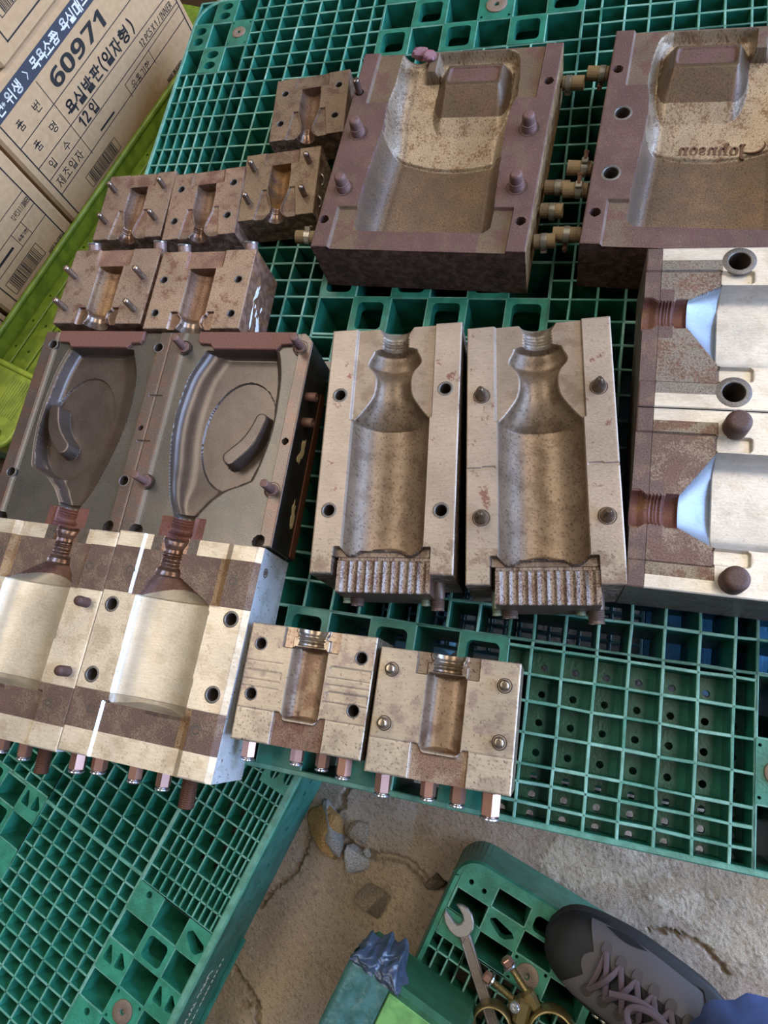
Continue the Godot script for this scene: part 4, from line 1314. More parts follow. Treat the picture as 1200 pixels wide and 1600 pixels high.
func build_floor():
	var cracks := [
		V2s([-0.262, 0.100, -0.285, 0.135, -0.299, 0.156, -0.295, 0.169, -0.308, 0.182, -0.297, 0.197, -0.287, 0.213, -0.268, 0.222, -0.250, 0.227, -0.228, 0.230, -0.210, 0.226, -0.181, 0.227, -0.163, 0.239, -0.146, 0.250, -0.114, 0.247, -0.09, 0.255]),
		V2s([-0.328, 0.184, -0.339, 0.201, -0.343, 0.231, -0.347, 0.251, -0.356, 0.278, -0.385, 0.31, -0.40, 0.335]),
		V2s([-0.423, 0.427, -0.390, 0.451, -0.374, 0.464, -0.371, 0.484, -0.35, 0.52]),
		V2s([-0.374, 0.464, -0.40, 0.470]), V2s([0.16, 0.24, 0.19, 0.236, 0.23, 0.243, 0.26, 0.27])]
	var p1 := PackedVector2Array(V2s([0.007, 0.185, 0.026, 0.161, 0.046, 0.139, 0.088, 0.135, 0.125, 0.138, 0.161, 0.145, 0.187, 0.152, 0.185, 0.168, 0.143, 0.186, 0.093, 0.197, 0.057, 0.212, 0.030, 0.206]))
	var p2 := PackedVector2Array(V2s([0.159, 0.204, 0.193, 0.185, 0.241, 0.179, 0.40, 0.183, 0.40, 0.28, 0.271, 0.262, 0.245, 0.250, 0.225, 0.244, 0.205, 0.240, 0.195, 0.241, 0.229, 0.229, 0.194, 0.218]))
	var xs := PackedFloat32Array()
	var zs := PackedFloat32Array()
	for e in [-5.0, -3.0, -2.0, -1.4]: xs.append(e)
	xs.append_array(axis_lines(-1.2, -0.50, 0.03, []))
	xs.remove_at(xs.size() - 1)
	xs.append_array(axis_lines(-0.50, 0.40, 0.0028, []))
	xs.remove_at(xs.size() - 1)
	xs.append_array(axis_lines(0.40, 1.0, 0.05, []))
	for e in [1.5, 2.5, 4.0, 12.0]: xs.append(e)
	for e in [-6.0, -3.0, -2.0]: zs.append(e)
	zs.append_array(axis_lines(-1.6, 0.08, 0.06, []))
	zs.remove_at(zs.size() - 1)
	zs.append_array(axis_lines(0.08, 0.56, 0.0028, []))
	for e in [0.7, 1.0, 2.0, 4.0]: zs.append(e)
	var nx := xs.size()
	var nzc := zs.size()
	var f1 := noise(71, 9.0, 4)
	var f2 := noise(72, 90.0, 3)
	var f3 := noise(73, 320.0, 2)
	var f4 := noise(74, 2.5, 3)
	var P := []
	var C := []
	var ca := hexl("#a28e79")
	var cb := hexl("#a89376")
	var cl := hexl("#bbab92")
	var cg := hexl("#a69c90")
	var cd := hexl("#6f5f4f")
	for j in nzc:
		var row := PackedVector3Array()
		var crow := PackedColorArray()
		for i in nx:
			var x := xs[i]
			var z := zs[j]
			var y := 0.0
			var c := ca
			var a := f1.get_noise_2d(x, z)
			var s := f2.get_noise_2d(x, z)
			var t := f3.get_noise_2d(x, z)
			if x > -0.52 and x < 0.42 and z > 0.06 and z < 0.58:
				y = 0.0003 * s + 0.0002 * t + 0.003 * a
				var q := Vector2(x + 0.012 * s, z + 0.012 * f2.get_noise_2d(z + 5.0, x))
				c = ca.lerp(cb, ss(-0.2, 0.35, f4.get_noise_2d(x, z) + 0.4 * a))
				if x < -0.18 and z < 0.24: c = c.lerp(cg, ss(0.0, 0.05, 0.245 - z + 0.02 * a) * 0.8)
				if Geometry2D.is_point_in_polygon(q, p1) or Geometry2D.is_point_in_polygon(q, p2):
					if s < 0.36:
						c = c.lerp(cl, 0.9); y += 0.0008
				if t > 0.36: c = c.lerp(cd, 0.6)
				if a > 0.22: c = c.lerp(cd, 0.30 * ss(0.22, 0.4, a + 0.3 * s))
				if s > 0.45: c = c.lerp(cl, 0.5)
				var pw := Vector2(x + 0.004 * s, z + 0.004 * t)
				for k in cracks.size():
					var d := near_path(pw, cracks[k])
					var w := 0.0026 if k < 3 else 0.002
					if k == 0 and x > -0.24: w = 0.0045
					if d < w * 1.6:
						y -= 0.011 * (1.0 - ss(w * 0.4, w * 1.6, d))
			row.append(Vector3(x, FLOOR + y, z)); crow.append(c)
		P.append(row); C.append(crow)
	var st := SurfaceTool.new()
	st.begin(Mesh.PRIMITIVE_TRIANGLES)
	for j in nzc:
		for i in nx:
			var dx: Vector3 = P[j][mini(i + 1, nx - 1)] - P[j][maxi(i - 1, 0)]
			var dz: Vector3 = P[mini(j + 1, nzc - 1)][i] - P[maxi(j - 1, 0)][i]
			st.set_normal(dz.cross(dx).normalized()); st.set_color(C[j][i]); st.add_vertex(P[j][i])
	for j in nzc - 1:
		for i in nx - 1:
			var a := j * nx + i
			for k in [a, a + 1, a + nx + 1, a, a + nx + 1, a + nx]: st.add_index(k)
	tag(part("floor", st.commit(), mats["concrete"], self), "", "", "", "structure")

# ------------------------------------------------------------------ plastic pallets
func rrect(cx: float, cz: float, hx: float, hz: float, r: float, seg := 5) -> PackedVector2Array:
	var p := PackedVector2Array()
	for q in 4:
		var sx: float = [1, -1, -1, 1][q]
		var sz: float = [1, 1, -1, -1][q]
		for i in seg + 1:
			var a := PI / 2 * (q + float(i) / seg)
			p.append(Vector2(cx + sx * (hx - r) + r * cos(a), cz + sz * (hz - r) + r * sin(a)))
	return p

func circ(cx: float, cz: float, r: float, seg := 16, rz := -1.0) -> PackedVector2Array:
	var p := PackedVector2Array()
	for i in seg: p.append(Vector2(cx + r * cos(TAU * i / seg), cz + (r if rz < 0 else rz) * sin(TAU * i / seg)))
	return p

func ray_poly(c: Vector2, a: float, poly: PackedVector2Array) -> float:
	var d := Vector2(cos(a), sin(a))
	var best := 1e9
	for i in poly.size():
		var p := poly[i] - c
		var e := poly[(i + 1) % poly.size()] - poly[i]
		var den := d.x * e.y - d.y * e.x
		if absf(den) < 1e-12: continue
		var t := (p.x * e.y - p.y * e.x) / den
		var s := (p.x * d.y - p.y * d.x) / den
		if t > 1e-6 and s >= -1e-6 and s <= 1.0 + 1e-6: best = minf(best, t)
	return best

# a plate over the rectangle with one hole through it
func holed(b: MB, xf: Transform3D, x0: float, x1: float, z0: float, z1: float, hole: PackedVector2Array, y: float, depth: float):
	var c := Vector2.ZERO
	for p in hole: c += p
	c /= hole.size()
	var rect := PackedVector2Array([Vector2(x0, z0), Vector2(x1, z0), Vector2(x1, z1), Vector2(x0, z1)])
	var an := []
	for p in rect: an.append(fposmod((p - c).angle(), TAU))
	for p in hole: an.append(fposmod((p - c).angle(), TAU))
	an.sort()
	var inn := []
	var out := []
	for a in an:
		var d := Vector2(cos(a), sin(a))
		inn.append(c + d * ray_poly(c, a, hole)); out.append(c + d * ray_poly(c, a, rect))
	var m := an.size()
	var up := xf.basis * Vector3.UP
	for i in m:
		var j := (i + 1) % m
		var p: Vector2 = inn[i]
		var q: Vector2 = inn[j]
		var r: Vector2 = out[j]
		var s: Vector2 = out[i]
		b.quad(xf * Vector3(p.x, y, p.y), xf * Vector3(q.x, y, q.y), xf * Vector3(r.x, y, r.y), xf * Vector3(s.x, y, s.y), up)
		var o := xf.basis * Vector3(c.x - (p.x + q.x) / 2, 0, c.y - (p.y + q.y) / 2)
		b.quad(xf * Vector3(p.x, y, p.y), xf * Vector3(q.x, y, q.y), xf * Vector3(q.x, y - depth, q.y), xf * Vector3(p.x, y - depth, p.y), o)
		if depth < 0.03: b.quad(xf * Vector3(p.x, y - depth, p.y), xf * Vector3(q.x, y - depth, q.y), xf * Vector3(r.x, y - depth, r.y), xf * Vector3(s.x, y - depth, s.y), -up)

func wall_bar(b: MB, p: Vector2, q: Vector2, t: float, y0: float, y1: float, caps := false):
	var d := (q - p).normalized()
	var n := Vector2(-d.y, d.x) * t * 0.5
	var e := t * 0.22
	var ni := n * 0.62
	var o := Vector3(n.x, 0, n.y)
	var base := b.col
	var worn := base.lerp(Color(0.30, 0.52, 0.42), 0.40 + 0.5 * nz.d.get_noise_2d(p.x * 6000.0, p.y * 6000.0))
	for s in [1.0, -1.0]:
		var a: Vector2 = p + n * s
		var c: Vector2 = q + n * s
		var ai: Vector2 = p + ni * s
		var ci: Vector2 = q + ni * s
		b.quad(Vector3(a.x, y0, a.y), Vector3(c.x, y0, c.y), Vector3(c.x, y1 - e, c.y), Vector3(a.x, y1 - e, a.y), o * s)
		b.col = worn
		b.quad(Vector3(a.x, y1 - e, a.y), Vector3(c.x, y1 - e, c.y), Vector3(ci.x, y1, ci.y), Vector3(ai.x, y1, ai.y), o * s + Vector3.UP * 0.002)
		b.col = base
	b.col = worn
	b.quad(Vector3(p.x + ni.x, y1, p.y + ni.y), Vector3(q.x + ni.x, y1, q.y + ni.y), Vector3(q.x - ni.x, y1, q.y - ni.y), Vector3(p.x - ni.x, y1, p.y - ni.y), Vector3.UP)
	b.col = base
	b.quad(Vector3(p.x + n.x, y0, p.y + n.y), Vector3(q.x + n.x, y0, q.y + n.y), Vector3(q.x - n.x, y0, q.y - n.y), Vector3(p.x - n.x, y0, p.y - n.y), Vector3.DOWN)

# lattice of ribs over the given lines; skip holds [i, j, axis] segments that are left out
func lattice(b: MB, xs: Array, zs: Array, t: float, depth: float, wob := 0.0005, skip := {}):
	var f: FastNoiseLite = nz.d
	var node := func(i: int, j: int) -> Vector2:
		var x: float = xs[i]
		var z: float = zs[j]
		return Vector2(x + wob * 2.0 * f.get_noise_2d(x * 4000.0, z * 4000.0), z + wob * 2.0 * f.get_noise_2d(z * 4000.0 + 900.0, x * 4000.0))
	for i in xs.size():
		for j in zs.size():
			if i < xs.size() - 1 and not skip.has(Vector3i(i, j, 0)): wall_bar(b, node.call(i, j), node.call(i + 1, j), t * (1.0 + wob * 500.0 * f.get_noise_2d(xs[i] * 3000.0, zs[j] * 5000.0)), -depth, 0.0)
			if j < zs.size() - 1 and not skip.has(Vector3i(i, j, 1)): wall_bar(b, node.call(i, j), node.call(i, j + 1), t, -depth, 0.0)

func rng_lines(a: float, b: float, n: int) -> Array:
	var r := []
	for i in n + 1: r.append(lerpf(a, b, float(i) / n))
	return r

# one foot of a pallet: a small board of cells. codes: o open, r rounded window, d two ovals, w washer plate, p plain plate, t triangular pair, h pin hole, q leaf window
func foot(o: Node3D, xs: Array, zs: Array, codes: Array, mt: Material, c: Color, deep: float, t := 0.004):
	var b := MB.new(); b.col = c
	var ribs := MB.new(); ribs.col = c
	lattice(ribs, xs, zs, t, deep, 0.0002)
	for j in zs.size() - 1:
		for i in xs.size() - 1:
			var k: String = codes[j][i]
			var x0: float = xs[i]
			var x1: float = xs[i + 1]
			var z0: float = zs[j]
			var z1: float = zs[j + 1]
			var cx := (x0 + x1) / 2
			var cz := (z0 + z1) / 2
			var hx := (x1 - x0) / 2
			var hz := (z1 - z0) / 2
			var I := Transform3D.IDENTITY
			match k:
				"r": holed(b, I, x0, x1, z0, z1, rrect(cx, cz, hx * 0.70, hz * 0.72, hx * 0.26), 0.0004, 0.02)
				"d":
					holed(b, I, x0, x1, z0, cz, circ(cx, cz - hz * 0.42, hx * 0.55, 18, hz * 0.30), 0.0004, 0.02)
					holed(b, I, x0, x1, cz, z1, circ(cx, cz + hz * 0.42, hx * 0.55, 18, hz * 0.30), 0.0004, 0.02)
				"v":
					holed(b, I, x0, cx, z0, z1, circ(cx - hx * 0.42, cz, hx * 0.28, 18, hz * 0.6), 0.0004, 0.02)
					holed(b, I, cx, x1, z0, z1, circ(cx + hx * 0.42, cz, hx * 0.28, 18, hz * 0.6), 0.0004, 0.02)
				"p": b.box(Transform3D(Basis(), Vector3(cx, -0.009, cz)), Vector3(x1 - x0, 0.0188, z1 - z0))
				"h": holed(b, I, x0, x1, z0, z1, circ(cx, cz - hz * 0.55, hx * 0.2), 0.0004, 0.02)
				"q": holed(b, I, x0, x1, z0, z1, PackedVector2Array([Vector2(cx - hx * 0.75, cz - hz * 0.25), Vector2(cx - hx * 0.5, cz - hz * 0.5), Vector2(cx + hx * 0.55, cz - hz * 0.15), Vector2(cx + hx * 0.72, cz + hz * 0.15), Vector2(cx + hx * 0.3, cz + hz * 0.62), Vector2(cx, cz + hz * 0.6), Vector2(cx - hx * 0.7, cz)]), 0.0004, 0.02)
				"t":
					holed(b, I, x0, cx, z0, z1, PackedVector2Array([Vector2(cx - hx * 0.75, cz - hz * 0.62), Vector2(cx - hx * 0.62, cz - hz * 0.7), Vector2(cx - hx * 0.12, cz + hz * 0.1), Vector2(cx - hx * 0.1, cz + hz * 0.3), Vector2(cx - hx * 0.7, cz + hz * 0.3), Vector2(cx - hx * 0.8, cz + hz * 0.2)]), 0.0004, 0.02)
					holed(b, I, cx, x1, z0, z1, PackedVector2Array([Vector2(cx + hx * 0.15, cz - hz * 0.65), Vector2(cx + hx * 0.3, cz - hz * 0.7), Vector2(cx + hx * 0.85, cz - hz * 0.1), Vector2(cx + hx * 0.8, cz + hz * 0.15), Vector2(cx + hx * 0.25, cz + hz * 0.3), Vector2(cx + hx * 0.15, cz + hz * 0.2)]), 0.0004, 0.02)
				"2":
					holed(b, I, x0, cx, z0, z1, circ((x0 + cx) / 2 + hx * 0.1, cz, hx * 0.14), 0.0004, 0.02)
					holed(b, I, cx, x1, z0, z1, circ((cx + x1) / 2 - hx * 0.1, cz + hz * 0.1, hx * 0.14), 0.0004, 0.02)
				"w":
					var e := 0.62
					holed(b, I, cx - hx * e, cx + hx * e, cz - hz * e, cz + hz * e, circ(cx, cz, hx * 0.12), 0.0004, 0.02)
					for s in [[-1, -1], [1, -1], [1, 1], [-1, 1]]:
						var ux: float = cx + s[0] * hx
						var uz: float = cz + s[1] * hz
						var vx: float = cx + s[0] * hx * e
						var vz: float = cz + s[1] * hz * e
						holed(b, I, minf(ux, vx), maxf(ux, vx), minf(uz, vz), maxf(uz, vz), circ((ux + vx) / 2, (uz + vz) / 2, hx * 0.09, 10), 0.0004, 0.02)
					for s in [-1.0, 1.0]:
						var xa: float = cx + s * hx * e
						var xb: float = cx + s * hx
						b.quad(Vector3(xa, 0.0004, cz - hz * e), Vector3(xb, 0.0004, cz - hz * e), Vector3(xb, 0.0004, cz + hz * e), Vector3(xa, 0.0004, cz + hz * e), Vector3.UP)
						var za: float = cz + s * hz * e
						var zb2: float = cz + s * hz
						b.quad(Vector3(cx - hx * e, 0.0004, za), Vector3(cx + hx * e, 0.0004, za), Vector3(cx + hx * e, 0.0004, zb2), Vector3(cx - hx * e, 0.0004, zb2), Vector3.UP)
					var w := MB.new(); w.col = hexl("#8d7a68")
					var R := hx * 0.62
					w.lathe([Vector2(R, 0.0), Vector2(R, 0.0016), Vector2(R * 0.93, 0.0024), Vector2(R * 0.5, 0.0026), Vector2(R * 0.26, 0.0016), Vector2(R * 0.2, -0.003), Vector2(0, -0.004)], Transform3D(Basis(), Vector3(cx, 0.0004, cz)), 26)
					part("bolt_washer", w.done(), mats["rusted_steel"], o)
	part("foot_ribs", ribs.done(), mt, o)
	if not b.v.is_empty(): part("foot_plate", b.done(), mt, o)

func rim_along(b: MB, path: Array, t: float, y0: float, y1: float):
	for i in path.size() - 1: wall_bar(b, path[i], path[i + 1], t, y0, y1)

func build_pallets():
	main_pallet()
	blue_pallet()
	left_pallet()
	front_pallet()
	step_pallet()

func main_pallet():
	var g := hexl("#26705a")
	var mt: Material = mats["green_plastic"]
	var o := thing("plastic_pallet", "large green plastic pallet with an open rib grid, carrying all the molds", "pallet", Vector3(-0.214, 0, -0.556), -0.4, "plastic pallets")
	var X := Transform3D(Basis(), Vector3(0.214, 0, 0.556))
	var b := MB.new(); b.col = g
	var zt := rng_lines(-1.213, -1.033, 6)
	var zf := [-1.033, -1.003, -0.967, -0.930, -0.894, -0.860, -0.826, -0.791, -0.756, -0.720, -0.684, -0.650, -0.620]
	var zm := [-0.620, -0.590, -0.560, -0.526, -0.491]
	var z2 := rng_lines(-0.491, -0.095, 11)
	var zb := [-0.095, -0.0875, -0.057, -0.026, 0.008, 0.041, 0.060, 0.081, 0.101]
	var xl := [-0.643, -0.619, -0.584, -0.548, -0.512, -0.477, -0.442, -0.408, -0.386]
	var xm := rng_lines(-0.386, -0.048, 9)
	var x2 := [-0.048, -0.020, 0.016, 0.052, 0.087, 0.123, 0.159, 0.195, 0.217]
	var xc := [-0.766, -0.748, -0.728, -0.709, -0.688, -0.667, -0.643]
	var xr := [0.217, 0.258, 0.299, 0.338]
	for q in [[xl, zt], [x2, zt], [xl, zf], [xm, zf], [x2, zf], [xc, zf], [xr, zf], [xl, zm], [x2, zm], [xc, zm], [xr, zm], [xl, z2], [xm, z2], [x2, z2], [xc, z2], [xr, z2], [xl, zb], [x2, zb], [xc, zb]]:
		lattice(b, q[0], q[1], 0.0036, 0.105 if q[1] != zb else 0.062, 0.0006)
	for i in b.v.size(): b.v[i] += X.origin
	part("deck_grid", b.done(), mt, o)
	# closed pockets with a drain hole at the near side
	var pk := MB.new(); pk.col = hexl("#26705a")
	for j in range(1, 8):
		for i in 8:
			holed(pk, X, x2[i], x2[i + 1], zb[j], zb[j + 1], circ((x2[i] + x2[i + 1]) / 2 - 0.002, (zb[j] + zb[j + 1]) / 2 + 0.004, 0.0042), -0.037, 0.006)
	part("pocket_floor", pk.done(), mt, o)
	var holder := Node3D.new(); holder.name = "feet"
	# feet: three at the far edge, the middle one, and the near ones
	var fx := [-0.766, -0.727, -0.685, -0.643]
	var f3 := [-1.213, -1.156, -1.094, -1.033]
	holder.position = X.origin
	o.add_child(holder)
	foot(holder, fx, f3, ["odo", "dow", "odo"], mt, g, 0.14)
	foot(holder, rng_lines(-0.386, -0.048, 6), f3, ["rororo", "orowor", "rororo"], mt, g, 0.14)
	foot(holder, xr, f3, ["odo", "wod", "odo"], mt, g, 0.14)
	foot(holder, rng_lines(-0.386, -0.048, 6), [-0.620, -0.560, -0.497], ["rororo", "ororor"], mt, g, 0.14)
	foot(holder, rng_lines(-0.386, -0.048, 6), [-0.095, -0.030, 0.036, 0.101], ["ororor", "rororo", "opopop"], mt, g, 0.14)
	foot(holder, xr, [-0.095, -0.028, 0.036, 0.101], ["oro", "wod", "odo"], mt, g, 0.14)
	foot(holder, fx, [-0.095, -0.028, 0.036, 0.101], ["odo", "dow", "odo"], mt, g, 0.14)
	var kids := holder.get_children()
	for k in kids:
		holder.remove_child(k); k.position += X.origin; o.add_child(k, true)
	o.remove_child(holder); holder.free()
	# rim and the runners underneath
	var r := MB.new(); r.col = g
	var path := []
	for q in [[-0.766, -1.213, 0.05, 2], [0.338, -1.213, 0.05, 3], [0.338, 0.101, 0.02, 0], [-0.766, 0.101, 0.02, 1]]:
		var cx: float = q[0] + (q[2] if q[3] in [1, 2] else -q[2])
		var cz: float = q[1] + (q[2] if q[3] in [2, 3] else -q[2])
		for i in 7:
			var a: float = PI / 2 * (q[3] + i / 6.0)
			path.append(Vector2(cx + q[2] * cos(a), cz + q[2] * sin(a)))
	path.append(path[0])
	rim_along(r, path, 0.007, -0.05, 0.001)
	for i in r.v.size(): r.v[i] += X.origin
	part("rim", r.done(), mt, o)
	r = MB.new(); r.col = g
	for z in [-1.123, -0.556, 0.0]:
		r.box(Transform3D(Basis(), Vector3(-0.214, -0.136, z) + X.origin), Vector3(1.09, 0.010, 0.12), 0.003)
	part("runner", r.done(), mt, o)

func blue_pallet():
	var mt: Material = mats["blue_plastic"]
	var o := thing("plastic_pallet", "blue plastic pallet underneath, seen only through the open green grid", "pallet", Vector3(-0.214, -0.1455, -0.566), -0.4, "plastic pallets")
	var b := MB.new(); b.col = hexl("#6f9fbc")
	lattice(b, rng_lines(-0.55, 0.33, 44), rng_lines(0.20, 0.48, 14), 0.005, 0.02, 0.0)
	lattice(b, rng_lines(-0.55, 0.55, 14), rng_lines(-0.64, 0.20, 12), 0.006, 0.02, 0.0)
	part("deck_grid", b.done(), mt, o)
	b = MB.new(); b.col = hexl("#4f93c0")
	b.box(Transform3D(Basis(), Vector3(0.44, -0.01, 0.34)), Vector3(0.22, 0.0195, 0.28), 0.004)
	part("deck_plate", b.done(), mt, o, Transform3D.IDENTITY, "plain blue corner plate")
	b = MB.new(); b.col = hexl("#6f9fbc")
	for x in [-0.48, 0.0, 0.48]:
		for z in [-0.56, -0.05, 0.42]:
			b = MB.new(); b.col = hexl("#6f9fbc")
			b.box(Transform3D(Basis(), Vector3(x, -0.082, z)), Vector3(0.13, 0.124, 0.12), 0.006)
			part("foot_block", b.done(), mt, o)

func left_pallet():
	var mt: Material = mats["green_plastic"]
	var o := thing("plastic_pallet", "green plastic pallet under the lime trays and cartons, barely showing at left", "pallet", Vector3(-1.40, -0.1700, -0.90), 0.0, "plastic pallets")
	var b := MB.new(); b.col = hexl("#26705a")
	lattice(b, rng_lines(-0.58, 0.58, 32), rng_lines(0.20, 0.555, 10), 0.004, 0.05)
	rim_along(b, [Vector2(-0.58, -0.56), Vector2(0.58, -0.56), Vector2(0.58, 0.56), Vector2(-0.58, 0.56), Vector2(-0.58, -0.56)], 0.008, -0.05, 0.0)
	part("deck_grid", b.done(), mt, o)
	b = MB.new(); b.col = hexl("#26705a")
	for x in [-0.5, 0.0, 0.5]:
		for z in [-0.5, 0.0, 0.48]: 
			b = MB.new(); b.col = hexl("#26705a")
			b.box(Transform3D(Basis(), Vector3(x, -0.0645, z)), Vector3(0.14, 0.118, 0.12), 0.006)
			part("foot_block", b.done(), mt, o)

func front_pallet():
	var g := hexl("#338a6e")
	var mt: Material = mats["green_plastic"]
	var o := thing("plastic_pallet", "lower green plastic pallet at the bottom left, with a pierced side wall", "pallet", Vector3(-0.332, DECK2, 0.125), -18.5, "plastic pallets")
	var b := MB.new(); b.col = g
	# slotted corner with a few square openings left clear
	var xs := [-0.143, -0.126, -0.1115, -0.097, -0.085, -0.073, -0.061, -0.049, -0.038, -0.027, -0.0165, -0.007]
	var zs := [-0.01, 0.0255, 0.0525, 0.080, 0.1065, 0.134, 0.161, 0.188, 0.215, 0.240]
	var skip := {}
	for j in range(3, 7):
		skip[Vector3i(4, j, 1)] = true
		skip[Vector3i(6, j, 1)] = true
	lattice(b, xs, zs, 0.0028, 0.045, 0.0001, skip)
	# coarse field
	var xc := [-0.350, -0.330, -0.303, -0.276, -0.249, -0.221, -0.194, -0.167, -0.147]
	var zc := [-0.03, -0.002, 0.025, 0.052, 0.079, 0.106, 0.133, 0.160, 0.188, 0.215, 0.235]
	for k in 22: zc.append(0.256 + k * 0.0214)
	lattice(b, xc, zc, 0.0031, 0.075, 0.0002)
	lattice(b, [-0.593, -0.566, -0.539, -0.512, -0.485], zc, 0.0031, 0.075, 0.0002)
	var xe := [-0.485, -0.458, -0.431, -0.404, -0.377, -0.350]
	lattice(b, xe, zc.slice(0, 11), 0.0031, 0.075, 0.0002)
	lattice(b, xe, zc.slice(16, 33), 0.0031, 0.075, 0.0002)
	wall_bar(b, Vector2(-0.145, 0.0), Vector2(-0.145, 0.24), 0.006, -0.06, 0.0006)
	wall_bar(b, Vector2(-0.350, 0.235), Vector2(-0.145, 0.235), 0.0055, -0.06, 0.0006)
	part("deck_grid", b.done(), mt, o)
	foot(o, [-0.145, -0.099, -0.050, -0.004], [0.240, 0.282, 0.325, 0.367, 0.408, 0.45], ["hoq", "oro", "tot", "owo", "hot"], mt, g, 0.11, 0.0034)
	foot(o, [-0.485, -0.440, -0.395, -0.350], [0.231, 0.274, 0.317, 0.360], ["rot", "oro", "rop"], mt, g, 0.11, 0.0034)
	# corner plate with two slots
	b = MB.new(); b.col = g
	holed(b, Transform3D.IDENTITY, -0.055, -0.027, -0.006, 0.036, circ(-0.039, 0.012, 0.007, 18, 0.013), 0.0006, 0.02)
	holed(b, Transform3D.IDENTITY, -0.027, -0.002, -0.006, 0.036, circ(-0.016, 0.010, 0.0075, 18, 0.012), 0.0006, 0.02)
	part("corner_plate", b.done(), mt, o)
	# rims and the pierced side wall
	b = MB.new(); b.col = g
	wall_bar(b, Vector2(-0.006, -0.03), Vector2(-0.006, 0.70), 0.013, -0.03, 0.0008)
	part("rim", b.done(), mt, o)
	var s := MB.new(); s.col = hexl("#3a8074")
	var xf := Transform3D(Basis(Vector3(0, 0, 1), Vector3(1, 0, 0), Vector3(0, 1, 0)), Vector3(0.001, 0, 0))
	var zz := -0.03
	var k := 0
	for z in [0.012, 0.032, 0.058, 0.088, 0.118, 0.146, 0.174, 0.202, 0.226, 0.244]:
		var z1: float = z + 0.0105
		holed(s, xf, zz, z1, -0.119, -0.012, circ(z, -0.056, 0.0044, 14), 0.0, 0.003)
		zz = z1
	s.quad(xf * Vector3(zz, 0, -0.119), xf * Vector3(0.70, 0, -0.119), xf * Vector3(0.70, 0, -0.012), xf * Vector3(zz, 0, -0.012), Vector3(1, 0, 0))
	s.box(Transform3D(Basis(), Vector3(0.004, -0.112, 0.47)), Vector3(0.008, 0.006, 0.40), 0.002)
	part("side_wall", s.done(), mt, o)
	# worn white lettering moulded on the side, too rubbed to read; only its strokes are left
	var wl := MB.new()
	var rr := RandomNumberGenerator.new(); rr.seed = 5
	var zq := 0.300
	while zq < 0.45:
		var hgt := rr.randf_range(0.008, 0.012)
		wl.box(Transform3D(Basis(Vector3(1, 0, 0), rr.randf_range(-0.5, 0.5)), Vector3(0.0012, -0.040, zq)), Vector3(0.0006, hgt, 0.0018))
		wl.box(Transform3D(Basis(Vector3(1, 0, 0), rr.randf_range(-0.2, 0.2)), Vector3(0.0012, -0.040 + rr.randf_range(-0.004, 0.004), zq + 0.002)), Vector3(0.0006, 0.0018, 0.0045))
		zq += rr.randf_range(0.005, 0.008)
		if rr.randf() < 0.15: zq += 0.008
	zq = 0.290
	while zq < 0.45:
		wl.box(Transform3D(Basis(), Vector3(0.0012, -0.068, zq)), Vector3(0.0006, 0.0022, rr.randf_range(0.003, 0.006)))
		zq += rr.randf_range(0.007, 0.010)
	part("worn_lettering", wl.done(), mats["white_paint"], o)

